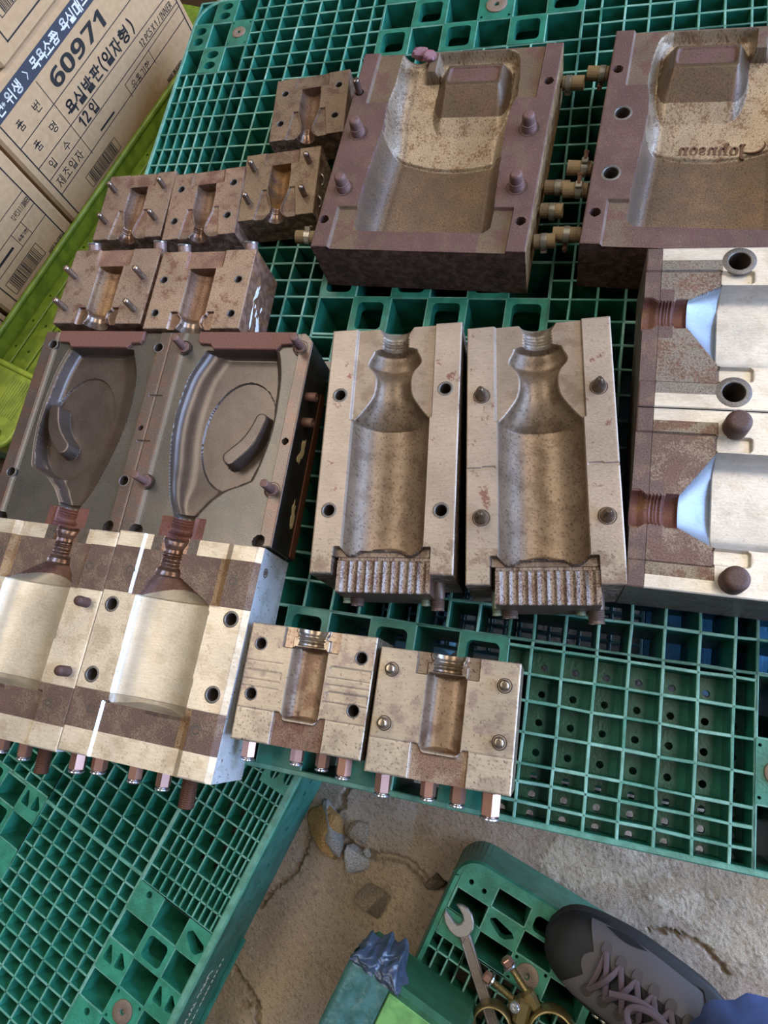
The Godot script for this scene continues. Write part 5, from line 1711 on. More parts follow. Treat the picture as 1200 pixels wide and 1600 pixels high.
func step_pallet():
	var g := hexl("#357c62")
	var mt: Material = mats["green_plastic"]
	var o := thing("plastic_pallet", "green plastic pallet under the shoe and wrench, with one rounded corner", "pallet", Vector3(-0.1011, DECK2, 0.2305), -18.5, "plastic pallets")
	var xs := [0.004, 0.051, 0.0985, 0.146, 0.193, 0.240]
	var zs := [-0.043, -0.0165, 0.0135, 0.045]
	foot(o, xs, zs, ["2oror", "oqoro", "powor"], mt, g, 0.11, 0.0034)
	var b := MB.new(); b.col = g
	lattice(b, [-0.002, 0.014, 0.030, 0.0455], [0.013, 0.042, 0.064, 0.091, 0.115, 0.14, 0.165, 0.19, 0.215], 0.0026, 0.035, 0.0002)
	lattice(b, [0.0455, 0.062, 0.080, 0.098, 0.116, 0.134, 0.152, 0.170, 0.188, 0.206, 0.225, 0.245], [0.045, 0.064, 0.091, 0.115, 0.14, 0.165, 0.19, 0.215], 0.0026, 0.035, 0.0002)
	part("deck_grid", b.done(), mt, o)
	var p := MB.new(); p.col = g
	p.box(Transform3D(Basis(), Vector3(0.0225, -0.040, 0.115)), Vector3(0.046, 0.006, 0.20))
	part("pocket_floor", p.done(), mt, o)
	# the border plate with the rounded corner, then the side wall below it
	var out := [Vector2(-0.006, 0.23), Vector2(-0.006, -0.03)]
	for i in 9:
		var a := PI + PI / 2 * i / 8.0
		out.append(Vector2(0.026 + 0.032 * cos(a), -0.028 + 0.030 * sin(a)))
	out.append(Vector2(0.26, -0.058)); out.append(Vector2(0.26, 0.23))
	var s := MB.new(); s.col = hexl("#32705a")
	for i in out.size() - 1:
		var u: Vector2 = out[i]
		var v: Vector2 = out[i + 1]
		var d := (v - u).normalized()
		var n := Vector3(d.y, 0, -d.x)
		var u2 := u + Vector2(n.x, n.z) * 0.006
		var v2 := v + Vector2(n.x, n.z) * 0.006
		s.quad(Vector3(u.x, -0.004, u.y), Vector3(v.x, -0.004, v.y), Vector3(v2.x, -0.12, v2.y), Vector3(u2.x, -0.12, u2.y), n)
		s.quad(Vector3(u.x, -0.004, u.y), Vector3(v.x, -0.004, v.y), Vector3(v.x - n.x * 0.003, 0.0008, v.y - n.z * 0.003), Vector3(u.x - n.x * 0.003, 0.0008, u.y - n.z * 0.003), n + Vector3.UP)
	part("side_wall", s.done(), mt, o)
	var r := MB.new(); r.col = g
	var ring := PackedVector2Array()
	for q in out: ring.append(q + (Vector2(0.12, 0.08) - q).normalized() * 0.003)
	# border between the outline and the cells
	var inner := [Vector2(0.002, 0.23), Vector2(0.002, -0.02)]
	for i in 9: inner.append(Vector2(0.004, -0.043) if i > 2 else Vector2(0.002, -0.03))
	inner.append(Vector2(0.24, -0.043)); inner.append(Vector2(0.24, 0.23))
	for i in out.size() - 1:
		r.quad(Vector3(ring[i].x, 0.0008, ring[i].y), Vector3(ring[i + 1].x, 0.0008, ring[i + 1].y), Vector3(inner[i + 1].x, 0.0008, inner[i + 1].y), Vector3(inner[i].x, 0.0008, inner[i].y), Vector3.UP)
	part("rim", r.done(), mt, o)

# ------------------------------------------------------------------ printing: strokes laid on a face (s along, y up)
# letters of the Korean alphabet as strokes in a unit square (x right, y up)
func jamo(k: String) -> Array:
	var circle := []
	for i in 13: circle.append(Vector2(0.5 + 0.42 * cos(TAU * i / 12.0), 0.5 + 0.46 * sin(TAU * i / 12.0)))
	match k:
		"ㄱ": return [V2s([0.05, 0.9, 0.92, 0.9, 0.86, 0.05])]
		"ㄴ": return [V2s([0.1, 0.95, 0.1, 0.12, 0.95, 0.12])]
		"ㄷ": return [V2s([0.95, 0.9, 0.1, 0.9, 0.1, 0.1, 0.95, 0.1])]
		"ㄹ": return [V2s([0.08, 0.92, 0.9, 0.92, 0.9, 0.52, 0.1, 0.52, 0.1, 0.08, 0.95, 0.08])]
		"ㅁ": return [V2s([0.1, 0.9, 0.9, 0.9, 0.9, 0.1, 0.1, 0.1, 0.1, 0.9])]
		"ㅂ": return [V2s([0.1, 0.98, 0.1, 0.05, 0.9, 0.05, 0.9, 0.98]), V2s([0.1, 0.52, 0.9, 0.52])]
		"ㅅ": return [V2s([0.5, 0.98, 0.42, 0.55, 0.02, 0.05]), V2s([0.47, 0.66, 0.98, 0.05])]
		"ㅇ": return [circle]
		"ㅈ": return [V2s([0.08, 0.92, 0.92, 0.92]), V2s([0.52, 0.92, 0.42, 0.5, 0.02, 0.05]), V2s([0.47, 0.6, 0.98, 0.05])]
		"ㅌ": return [V2s([0.95, 0.92, 0.1, 0.92, 0.1, 0.08, 0.95, 0.08]), V2s([0.1, 0.5, 0.9, 0.5])]
		"ㅍ": return [V2s([0.05, 0.9, 0.95, 0.9]), V2s([0.05, 0.1, 0.95, 0.1]), V2s([0.3, 0.9, 0.32, 0.1]), V2s([0.7, 0.9, 0.68, 0.1])]
		"ㅎ":
			var c := []
			for p in circle: c.append(Vector2(p.x, p.y * 0.58))
			return [V2s([0.35, 0.98, 0.65, 0.98]), V2s([0.05, 0.76, 0.95, 0.76]), c]
		"ㅏ": return [V2s([0.3, 1, 0.3, 0]), V2s([0.3, 0.5, 0.9, 0.5])]
		"ㅐ": return [V2s([0.2, 1, 0.2, 0]), V2s([0.2, 0.5, 0.75, 0.5]), V2s([0.75, 1, 0.75, 0])]
		"ㅓ": return [V2s([0.75, 1, 0.75, 0]), V2s([0.1, 0.5, 0.75, 0.5])]
		"ㅔ": return [V2s([0.45, 1, 0.45, 0]), V2s([0.0, 0.5, 0.45, 0.5]), V2s([0.85, 1, 0.85, 0])]
		"ㅕ": return [V2s([0.75, 1, 0.75, 0]), V2s([0.1, 0.65, 0.75, 0.65]), V2s([0.1, 0.35, 0.75, 0.35])]
		"ㅣ": return [V2s([0.6, 1, 0.6, 0])]
		"ㅗ": return [V2s([0.0, 0.15, 1, 0.15]), V2s([0.5, 0.15, 0.5, 0.95])]
		"ㅛ": return [V2s([0.0, 0.15, 1, 0.15]), V2s([0.3, 0.15, 0.3, 0.95]), V2s([0.7, 0.15, 0.7, 0.95])]
		"ㅜ": return [V2s([0.0, 0.85, 1, 0.85]), V2s([0.5, 0.85, 0.5, 0.0])]
		"ㅠ": return [V2s([0.0, 0.85, 1, 0.85]), V2s([0.3, 0.85, 0.3, 0.0]), V2s([0.7, 0.85, 0.7, 0.0])]
		"ㅡ": return [V2s([0.0, 0.5, 1, 0.5])]
	return []

# strokes of one syllable in a unit square
func syllable(ch: String) -> Array:
	var code := ch.unicode_at(0) - 0xAC00
	if code < 0 or code > 11171: return []
	var lead: String = "ㄱㄲㄴㄷㄸㄹㅁㅂㅃㅅㅆㅇㅈㅉㅊㅋㅌㅍㅎ"[code / 588]
	var vi := (code % 588) / 28
	var ti := code % 28
	var tail := ""
	if ti > 0: tail = ["", "ㄱ", "", "", "ㄴ", "", "", "ㄷ", "ㄹ", "", "", "", "", "", "", "", "ㅁ", "ㅂ", "", "ㅅ", "", "ㅇ", "ㅈ", "", "", "ㅌ", "ㅍ", "ㅎ"][ti]
	var vow: String = "ㅏㅐㅑㅒㅓㅔㅕㅖㅗㅘㅙㅚㅛㅜㅝㅞㅟㅠㅡㅢㅣ"[vi]
	var boxes := []
	var low := 0.42 if tail != "" else 0.0
	if vow == "ㅟ":
		boxes = [[lead, Rect2(0.08, 0.55, 0.5, 0.42)], ["ㅜ", Rect2(0.0, 0.0, 0.66, 0.5)], ["ㅣ", Rect2(0.68, 0.0, 0.3, 1.0)]]
	elif vow in ["ㅗ", "ㅛ", "ㅜ", "ㅠ", "ㅡ"]:
		if tail == "": boxes = [[lead, Rect2(0.15, 0.50, 0.7, 0.47)], [vow, Rect2(0.0, 0.0, 1.0, 0.42)]]
		else: boxes = [[lead, Rect2(0.18, 0.64, 0.64, 0.35)], [vow, Rect2(0.0, 0.36, 1.0, 0.26)]]
	else:
		boxes = [[lead, Rect2(0.02, low + 0.03, 0.52, 0.93 - low)], [vow, Rect2(0.56, low - 0.02, 0.42, 1.0 - low)]]
	if tail != "": boxes.append([tail, Rect2(0.18, 0.0, 0.72, 0.33)])
	var r := []
	for bx in boxes:
		for s in jamo(bx[0]):
			var q := []
			for p in s: q.append(bx[1].position + p * bx[1].size)
			r.append(q)
	return r

class Face:
	var o: Vector3
	var e: Vector3
	var n: Vector3
	func at(s: float, y: float, h: float) -> Vector3: return o + e * s + Vector3(0, y, 0) + n * h

func stroke(b: MB, f: Face, pts: Array, w: float, h := 0.0006):
	for i in pts.size() - 1:
		var p: Vector2 = pts[i]
		var q: Vector2 = pts[i + 1]
		var d := (q - p).normalized()
		var m := Vector2(-d.y, d.x) * w * 0.5
		var x := d * w * 0.45
		var a := p - x
		var c := q + x
		b.quad(f.at(a.x - m.x, a.y - m.y, h), f.at(c.x - m.x, c.y - m.y, h), f.at(c.x + m.x, c.y + m.y, h), f.at(a.x + m.x, a.y + m.y, h), f.n)

func hangul(b: MB, f: Face, text: String, s0: float, y0: float, size: float, w: float, gap := 1.12, h := 0.0006) -> float:
	var s := s0
	for ch in text:
		if ch == " ": s += size * 0.5
		elif ch == "(" or ch == ")":
			var sg := 1.0 if ch == "(" else -1.0
			var q := []
			for i in 7: q.append(Vector2(s + size * (0.28 - sg * 0.18 * sin(PI * i / 6.0)), y0 + size * (i / 6.0 * 1.1 - 0.05)))
			stroke(b, f, q, w, h); s += size * 0.5
		else:
			for st in syllable(ch):
				var q := []
				for p in st: q.append(Vector2(s + p.x * size, y0 + p.y * size))
				stroke(b, f, q, w, h)
			s += size * gap
	return s

func latin(t: Node3D, f: Face, called: String, text: String, s: float, y: float, height: float, mt: String, squeeze := 1.0, bold := true):
	var tm := TextMesh.new(); var sf := SystemFont.new(); sf.font_names = PackedStringArray(["Droid Sans"]); sf.font_weight = 700 if bold else 400
	tm.text = text; tm.font = sf; tm.font_size = 64; tm.pixel_size = height / 46.0; tm.depth = 0.0005
	tm.horizontal_alignment = HORIZONTAL_ALIGNMENT_LEFT; tm.vertical_alignment = VERTICAL_ALIGNMENT_BOTTOM
	part(called, tm, mats[mt], t, Transform3D(Basis(f.e * squeeze, Vector3.UP, f.n), f.at(s, y - height * 0.32, 0.0006)))

func barcode(b: MB, f: Face, s0: float, s1: float, y0: float, y1: float, sd: int):
	stroke(b, f, [Vector2(s0, y0), Vector2(s1, y0), Vector2(s1, y1), Vector2(s0, y1), Vector2(s0, y0)], 0.0012)
	var rr := RandomNumberGenerator.new(); rr.seed = sd
	var s := s0 + 0.010
	while s < s1 - 0.010:
		var w := rr.randf_range(0.0007, 0.0024)
		stroke(b, f, [Vector2(s, y0 + 0.002), Vector2(s, y1 - 0.002)], w)
		s += w + rr.randf_range(0.0009, 0.0022)

func carton(label: String, s0: float, s1: float, y0: float, y1: float, push: float, deep: float) -> Array:
	var E := Vector3(0.33381, 0, -0.94264)
	var N := Vector3(0.94264, 0, 0.33381)
	var O := Vector3(-1.0212, 0, -0.8255)
	var c := O + E * (s0 + s1) * 0.5 + Vector3(0, (y0 + y1) * 0.5, 0) + N * (push - deep * 0.5)
	var t := thing("carton", label, "carton", c - Vector3(0, (y1 - y0) * 0.5, 0), 0.0, "cardboard cartons")
	var b := MB.new(); b.col = hexl("#b9946b")
	b.box(Transform3D(Basis(E, Vector3.UP, E.cross(Vector3.UP)), Vector3(0, (y1 - y0) * 0.5, 0)), Vector3(s1 - s0, y1 - y0, deep), 0.006)
	part("body", b.done(), mats["cardboard"], t)
	var f := Face.new(); f.e = E; f.n = N; f.o = O + N * push - t.position
	return [t, f]

func build_cartons():
	# lime tray under the cartons
	var o := thing("plastic_tray", "lime green plastic tray with a raised rim and drain holes under the cartons", "tray", Vector3(-1.0212, -0.158, -0.8255), -19.5, "lime trays")
	var mt: Material = mats["lime_plastic"]
	var b := MB.new(); b.col = hexl("#7f9430")
	# local x = away from the carton faces, z runs along them (towards the viewer)
	for i in 7:
		for j in 16:
			var x0 := 0.004 + i * 0.038
			var z0 := -0.62 + j * 0.062
			var far_x := -1.0212 + (x0 + 0.038) * 0.9426 - z0 * 0.3338
			if far_x > -0.772: continue
			holed(b, Transform3D.IDENTITY, x0, x0 + 0.038, z0, z0 + 0.062, circ(x0 + 0.019, z0 + 0.031, 0.0032, 10), 0.0, 0.004)
	b.box(Transform3D(Basis(), Vector3(-0.25, -0.002, -0.124)), Vector3(0.50, 0.004, 0.995))
	part("tray_base", b.done(), mt, o)
	b = MB.new(); b.col = hexl("#7f9430")
	b.tube([Vector3(0.012, 0.036, -0.62), Vector3(0.012, 0.036, 0.40)], 0.006, 10)
	b.box(Transform3D(Basis(), Vector3(0.012, 0.018, -0.11)), Vector3(0.005, 0.036, 1.02), 0.001)
	part("rim", b.done(), mt, o)
	b = MB.new(); b.col = hexl("#7f9430")
	for i in 3: b.box(Transform3D(Basis(), Vector3(0.04 + i * 0.045, 0.002, 0.03 + i * 0.075)), Vector3(0.004, 0.005, 0.70 - i * 0.15), 0.001)
	part("stiffening_rib", b.done(), mt, o)
	# second tray, closer to the viewer, with a sticker
	var p := thing("plastic_tray", "small lime green plastic tray with fine ridges and a white barcode sticker", "tray", Vector3(-1.0520, -0.1525, -0.4130), -19.5, "lime trays")
	b = MB.new(); b.col = hexl("#8a9d34")
	var poly := rrect(0.0, 0.0, 0.085, 0.075, 0.035, 8)
	b.prism(poly, 0.0, 0.030, Transform3D.IDENTITY, 0.008)
	part("tray_base", b.done(), mt, p)
	b = MB.new(); b.col = hexl("#93a63c")
	var ring := []
	for q in rrect(0.0, 0.0, 0.084, 0.074, 0.035, 8): ring.append(Vector3(q.x, 0.030, q.y))
	ring.append(ring[0])
	b.tube(ring, 0.006, 8, false)
	part("rim", b.done(), mt, p)
	b = MB.new(); b.col = hexl("#90a338")
	for i in 9: b.box(Transform3D(Basis(), Vector3(0.005 + i * 0.0065, 0.0305, -0.02)), Vector3(0.0022, 0.002, 0.075), 0.0008)
	part("ridge", b.done(), mt, p)
	b = MB.new()
	b.box(Transform3D(Basis(Vector3.UP, 0.5), Vector3(0.0, 0.0312, 0.035)), Vector3(0.05, 0.0012, 0.042))
	part("sticker", b.done(), mats["white_sticker"], p)
	b = MB.new()
	for i in 7: b.box(Transform3D(Basis(Vector3.UP, 0.5), Vector3(0.045, 0.0321, 0.05)) * Transform3D(Basis(), Vector3(-0.012 + i * 0.0035, 0, 0.006)), Vector3(0.0016 if i % 2 else 0.0022, 0.0006, 0.022))
	part("barcode", b.done(), mats["print_black"], p)

	# the carton with the big label
	var r := carton("brown cardboard carton printed with the number 60971 and a navy title band", 0.0, 0.503, -0.1575, 0.133, 0.0, 0.36)
	var t: Node3D = r[0]
	var f: Face = r[1]
	var k := MB.new()
	var L := func(a: Array, w: float): stroke(k, f, V2s(a), w)
	L.call([0.020, 0.086, 0.020, -0.132, 0.489, -0.132, 0.489, 0.086], 0.0026)
	L.call([0.020, 0.038, 0.489, 0.038], 0.0016); L.call([0.020, -0.008, 0.489, -0.012], 0.0016)
	L.call([0.020, -0.038, 0.489, -0.036], 0.0016); L.call([0.020, -0.072, 0.489, -0.068], 0.0016)
	L.call([0.129, 0.084, 0.129, -0.075], 0.0014); L.call([0.279, -0.048, 0.279, -0.075], 0.0013); L.call([0.369, -0.046, 0.369, -0.073], 0.0013)
	L.call([0.279, -0.048, 0.489, -0.044], 0.0013)
	part("table_lines", k.done(), mats["print_black"], t)
	k = MB.new()
	hangul(k, f, "품", 0.043, 0.053, 0.017, 0.0017); hangul(k, f, "번", 0.091, 0.050, 0.017, 0.0017)
	hangul(k, f, "품", 0.043, 0.009, 0.017, 0.0017); hangul(k, f, "명", 0.091, 0.006, 0.017, 0.0017)
	hangul(k, f, "입", 0.043, -0.031, 0.016, 0.0017); hangul(k, f, "수", 0.088, -0.032, 0.016, 0.0017)
	hangul(k, f, "제조일자", 0.030, -0.064, 0.018, 0.0017, 1.2)
	hangul(k, f, "욕실발판(일자형)", 0.142, -0.003, 0.025, 0.0036, 1.14)
	hangul(k, f, "입", 0.183, -0.034, 0.021, 0.003)
	hangul(k, f, "유통기한", 0.291, -0.070, 0.015, 0.0013, 1.14)
	part("lettering", k.done(), mats["print_black"], t)
	latin(t, f, "number", "60971", 0.150, 0.046, 0.028, "print_black", 1.66)
	latin(t, f, "quantity", "12", 0.146, -0.034, 0.021, "print_black", 0.9)
	latin(t, f, "pack_line", "12 PCS X 1 / INNER", 0.358, -0.034, 0.0125, "print_black", 0.78, false)
	latin(t, f, "origin_line", "MADE IN KOREA", 0.372, -0.122, 0.008, "print_black", 0.7, false)
	k = MB.new(); barcode(k, f, 0.083, 0.189, -0.117, -0.092, 3)
	part("barcode", k.done(), mats["print_black"], t)
	k = MB.new()
	for i in 7: stroke(k, f, V2s([0.176 + i * 0.007, -0.062, 0.180 + i * 0.007, -0.062]), 0.004)
	part("date_stamp", k.done(), mats["print_black"], t)
	k = MB.new()
	k.quad(f.at(0.004, 0.088, 0.0005), f.at(0.499, 0.088, 0.0005), f.at(0.499, 0.118, 0.0005), f.at(0.004, 0.118, 0.0005), f.n)
	part("title_band", k.done(), mats["print_navy"], t)
	k = MB.new()
	hangul(k, f, "현", 0.030, 0.0935, 0.019, 0.0026, 1.12, 0.0011)
	for i in 3: stroke(k, f, [Vector2(0.0525 + 0.0035 * cos(PI * i / 3.0), 0.104 + 0.0035 * sin(PI * i / 3.0)), Vector2(0.0525 - 0.0035 * cos(PI * i / 3.0), 0.104 - 0.0035 * sin(PI * i / 3.0))], 0.001, 0.0011)
	hangul(k, f, "위생", 0.062, 0.0935, 0.019, 0.0026, 1.18, 0.0011)
	hangul(k, f, "목욕소품", 0.139, 0.0935, 0.019, 0.0026, 1.05, 0.0011)
	hangul(k, f, "욕실매트", 0.231, 0.0935, 0.019, 0.0026, 1.13, 0.0011)
	for s in [0.122, 0.217]: stroke(k, f, V2s([s - 0.003, 0.111, s + 0.003, 0.104, s - 0.003, 0.097]), 0.0016, 0.0011)
	part("title_lettering", k.done(), mats["print_white"], t)

	# second carton, beside it
	r = carton("brown cardboard carton left of the 60971 carton, with a barcode panel", -0.232, -0.008, -0.1575, 0.133, 0.004, 0.36)
	t = r[0]; f = r[1]; k = MB.new()
	L = func(a: Array, w: float): stroke(k, f, V2s(a), w)
	L.call([-0.034, 0.110, -0.034, -0.134, -0.204, -0.134, -0.204, 0.110], 0.0026)
	L.call([-0.034, -0.004, -0.204, -0.004], 0.0013); L.call([-0.034, -0.035, -0.204, -0.035], 0.0013); L.call([-0.034, -0.066, -0.204, -0.066], 0.0013)
	L.call([-0.080, -0.036, -0.080, -0.066], 0.0012); L.call([-0.112, -0.036, -0.112, -0.066], 0.0012)
	part("table_lines", k.done(), mats["print_black"], t)
	k = MB.new(); barcode(k, f, -0.193, -0.090, -0.111, -0.082, 8)
	part("barcode", k.done(), mats["print_black"], t)
	k = MB.new(); hangul(k, f, "유통기한", -0.110, -0.057, 0.0075, 0.0009, 0.98)
	for i in 5: stroke(k, f, V2s([-0.175 + i * 0.010, -0.052, -0.169 + i * 0.010, -0.052]), 0.005)
	part("lettering", k.done(), mats["print_black"], t)
	latin(t, f, "pack_line", "12 PCS X 1 / INNER", -0.088, -0.026, 0.0105, "print_black", 0.42, false)
	latin(t, f, "origin_line", "MADE IN KOREA", -0.084, -0.123, 0.009, "print_black", 0.52, false)
	# third carton at the picture edge
	r = carton("brown cardboard carton at the left picture edge, only its lower corner showing", -0.60, -0.240, -0.1575, 0.133, 0.0, 0.36)
	t = r[0]; f = r[1]; k = MB.new()
	stroke(k, f, V2s([-0.252, 0.110, -0.252, -0.134, -0.55, -0.134]), 0.0026)
	part("table_lines", k.done(), mats["print_black"], t)
	# carton on top
	r = carton("pale cardboard carton stacked on top of the 60971 carton", 0.092, 0.60, 0.1345, 0.42, 0.006, 0.36)
	t = r[0]; f = r[1]; k = MB.new()
	stroke(k, f, V2s([0.131, 0.40, 0.131, 0.158, 0.57, 0.158]), 0.0026)
	barcode(k, f, 0.150, 0.260, 0.184, 0.212, 4)
	part("table_lines", k.done(), mats["print_black"], t)
	# a dark stack further back, just inside the top edge
	var d := thing("carton", "shadowed cardboard carton behind the far corner of the large green pallet", "carton", Vector3(-0.98, -0.29, -1.76), -19.5, "cardboard cartons")
	b = MB.new(); b.col = hexl("#b9946b")
	b.box(Transform3D(Basis(), Vector3(0, 0.20, 0)), Vector3(0.30, 0.40, 0.40), 0.006)
	part("body", b.done(), mats["cardboard"], d)

# ------------------------------------------------------------------ hoses and hex nipples on the moulds
func find_thing(begin: String, which: int) -> Node3D:
	var k := 0
	for c in get_children():
		if c is Node3D and String(c.name).begins_with(begin):
			if k == which: return c
			k += 1
	return null

func frame_along(at: Vector3, dir: Vector3) -> Transform3D:
	var y := dir.normalized()
	var x := (Vector3.UP if absf(y.y) < 0.9 else Vector3.RIGHT).cross(y).normalized()
	return Transform3D(Basis(x, y, x.cross(y)), at)

func hex_nipple(t: Node3D, u: float, y: float, v: float, r: float, length: float, turn: float):
	var k := 0.001
	var xf := frame_along(Vector3(u, y, v) * k, Vector3(0, -0.12, 1))
	var b := MB.new()
	var rot := Transform3D(Basis(Vector3.UP, turn), Vector3.ZERO)
	b.lathe([Vector2(r * 0.75, -3) * k, Vector2(r * 0.75, 1) * k, Vector2(r * 0.9, 1) * k, Vector2(r, 2) * k, Vector2(r, length - 5) * k, Vector2(r * 0.9, length - 4) * k, Vector2(r * 0.6, length - 4) * k], xf * rot, 6, 0.99)
	var o := part("hex_nipple", b.done(), mats["copper_nut"], t)
	b = MB.new()
	b.lathe([Vector2(r * 0.62, length - 5) * k, Vector2(r * 0.70, length - 3) * k, Vector2(r * 0.95, length - 2.4) * k, Vector2(r * 1.0, length - 1.2) * k, Vector2(r * 0.92, length) * k, Vector2(r * 0.55, length) * k, Vector2(r * 0.45, length - 3) * k, Vector2(0, length - 3) * k], xf, 20)
	part("push_collar", b.done(), mats["zinc_ring"], o)

func pipe_nipple(t: Node3D, u: float, y: float, v: float, r: float, length: float):
	var k := 0.001
	var b := MB.new()
	var p := [Vector2(r, -3) * k, Vector2(r, 2) * k]
	var n := int(length / 2.4)
	for i in n:
		p.append(Vector2(r, 2.0 + i * 2.4) * k); p.append(Vector2(r * 0.88, 3.2 + i * 2.4) * k)
	p.append(Vector2(r, length) * k); p.append(Vector2(r * 0.7, length) * k); p.append(Vector2(r * 0.62, length - 8) * k); p.append(Vector2(0, length - 8) * k)
	b.lathe(p, frame_along(Vector3(u, y, v) * k, Vector3(0, -0.12, 1)), 18, 0.99)
	part("threaded_pipe", b.done(), mats["brass_rust"], t)

# a cut-off length of braided hose on its barb, held by a worm-drive clamp
func hose_stub(t: Node3D, at: Vector3, dir: Vector3, length: float, clampat: float, scr: float):
	var k := 0.001
	var xf := frame_along(at * k, dir)
	var b := MB.new(); b.col = Color.WHITE
	b.lathe([Vector2(5.5, -2) * k, Vector2(5.5, 6) * k], xf, 16)
	var seg := 20
	var g := []
	var rows := 30
	for i in rows + 1:
		var row := []
		for j in seg * 2:
			var a := TAU * j / (seg * 2)
			var y := 4.0 + (length - 4.0) * i / rows
			var rr := 9.3 + 0.8 * sin(a * 8.0 + y * 1.15) * sin(a * 8.0 - y * 1.15)
			row.append(xf * (Vector3(cos(a) * rr, y, sin(a) * rr) * k))
		g.append(row)
	b.grid(g, true, true)
	b.lathe([Vector2(9.4, length) * k, Vector2(6.2, length + 0.4) * k, Vector2(5.8, length - 6) * k, Vector2(0, length - 6) * k], xf, 24)
	b.lathe([Vector2(5.0, 4) * k, Vector2(9.4, 4) * k], xf, 24)
	var o := part("hose_stub", b.done(), mats["hose_braid"], t)
	var c := MB.new()
	c.lathe([Vector2(9.6, clampat - 4.0) * k, Vector2(10.4, clampat - 4.0) * k, Vector2(10.4, clampat + 4.0) * k, Vector2(9.6, clampat + 4.0) * k], xf, 30)
	for i in 14:
		var a := scr + 0.5 + i * 0.16
		c.box(xf * Transform3D(Basis(Vector3.UP, -a), Vector3(cos(a) * 10.5, clampat, sin(a) * 10.5) * k), Vector3(0.6, 5.2, 0.7) * k, 0.0001)
	var hous := xf * Transform3D(Basis(Vector3.UP, -scr), Vector3(cos(scr) * 12.6, clampat, sin(scr) * 12.6) * k)
	c.box(hous, Vector3(4.6, 8.6, 9.0) * k, 0.0008)
	part("hose_clamp", c.done(), mats["clamp_steel"], t)
	c = MB.new()
	c.lathe([Vector2(2.9, 0) * k, Vector2(2.9, 12) * k, Vector2(3.9, 12.2) * k, Vector2(3.9, 15) * k, Vector2(2.6, 15.6) * k, Vector2(0, 15) * k], hous * Transform3D(Basis(Vector3(1, 0, 0), -PI / 2), Vector3(0.6, 0, 0) * k), 6, 0.99)
	part("clamp_screw", c.done(), mats["brass_rust"], t)

func build_fittings():
	var bm := find_thing("bottle_mold", 0)
	var i := 0
	for q in [[-67, 45, 8.5, 24.0], [-8, 42, 8.0, 20.0], [23, 42, 8.0, 21.0], [50, 46, 9.0, 25.0]]:
		hex_nipple(bm, q[0], q[1], 65.0, q[2], q[3], 0.2 + i * 0.31); i += 1
	bm = find_thing("bottle_mold", 1)
	for q in [[-62, 46, 9.0, 26.0], [-12, 44, 8.5, 22.0], [20, 44, 8.6, 23.0], [55, 47, 10.5, 29.0]]:
		hex_nipple(bm, q[0], q[1], 65.0, q[2], q[3], 0.5 + i * 0.27); i += 1
	var fm := find_thing("flask_mold", 1)
	for q in [[-96, 46, 10.0, 27.0], [-67, 44, 9.5, 23.0], [-16, 44, 9.0, 23.0], [23, 44, 9.0, 24.0]]:
		hex_nipple(fm, q[0], q[1], 135.5, q[2], q[3], 0.1 + i * 0.4); i += 1
	pipe_nipple(fm, 58, 45, 135.5, 9.5, 36)
	fm = find_thing("flask_mold", 0)
	for q in [[-9, 44, 9.0, 22.0], [27, 45, 9.0, 24.0]]: hex_nipple(fm, q[0], q[1], 135.5, q[2], q[3], 0.7)
	pipe_nipple(fm, 57, 45, 135.5, 9.0, 34)
	var j := find_thing("jug_mold", 0)
	hose_stub(j, Vector3(147, 45, -148), Vector3(1, 0.02, 0.03), 34, 12, 1.9)
	hose_stub(j, Vector3(147, 38, 30), Vector3(1, 0, 0.0), 38, 22, 1.3)
	hose_stub(j, Vector3(147, 38, 69), Vector3(1, 0.03, 0.02), 34, 20, 1.6)
	hose_stub(j, Vector3(147, 45, 126), Vector3(1, 0.05, -0.06), 32, 17, 2.2)
	hose_stub(j, Vector3(-147, 45, 128), Vector3(-1, 0.1, 0.05), 48, 30, 3.8)
	j = find_thing("jug_mold", 1)
	hose_stub(j, Vector3(-147, 45, -147), Vector3(-1, 0.02, -0.05), 34, 13, 1.2)
	hose_stub(j, Vector3(-147, 53, 28), Vector3(-1, 0.05, 0.0), 36, 14, 4.6)
	hose_stub(j, Vector3(-147, 53, 63), Vector3(-1, 0.0, 0.02), 36, 16, 4.9)
	hose_stub(j, Vector3(-147, 45, 128), Vector3(-1, 0.05, 0.05), 40, 22, 1.3)
	# spring clips on the side of the second vial mould
	var vm := find_thing("vial_mold", 1)
	for z in [-20, 22]:
		var b := MB.new()
		var path := []
		for n in 9:
			var a := -0.4 + PI * 1.2 * n / 8.0
			path.append(Vector3(62.5 + 4.0 * sin(a), 34 + 5.0 * cos(a), z + n * 1.6) * 0.001)
		b.tube(path, 0.0016, 8)
		part("wire_clip", b.done(), mats["clamp_steel"], vm)

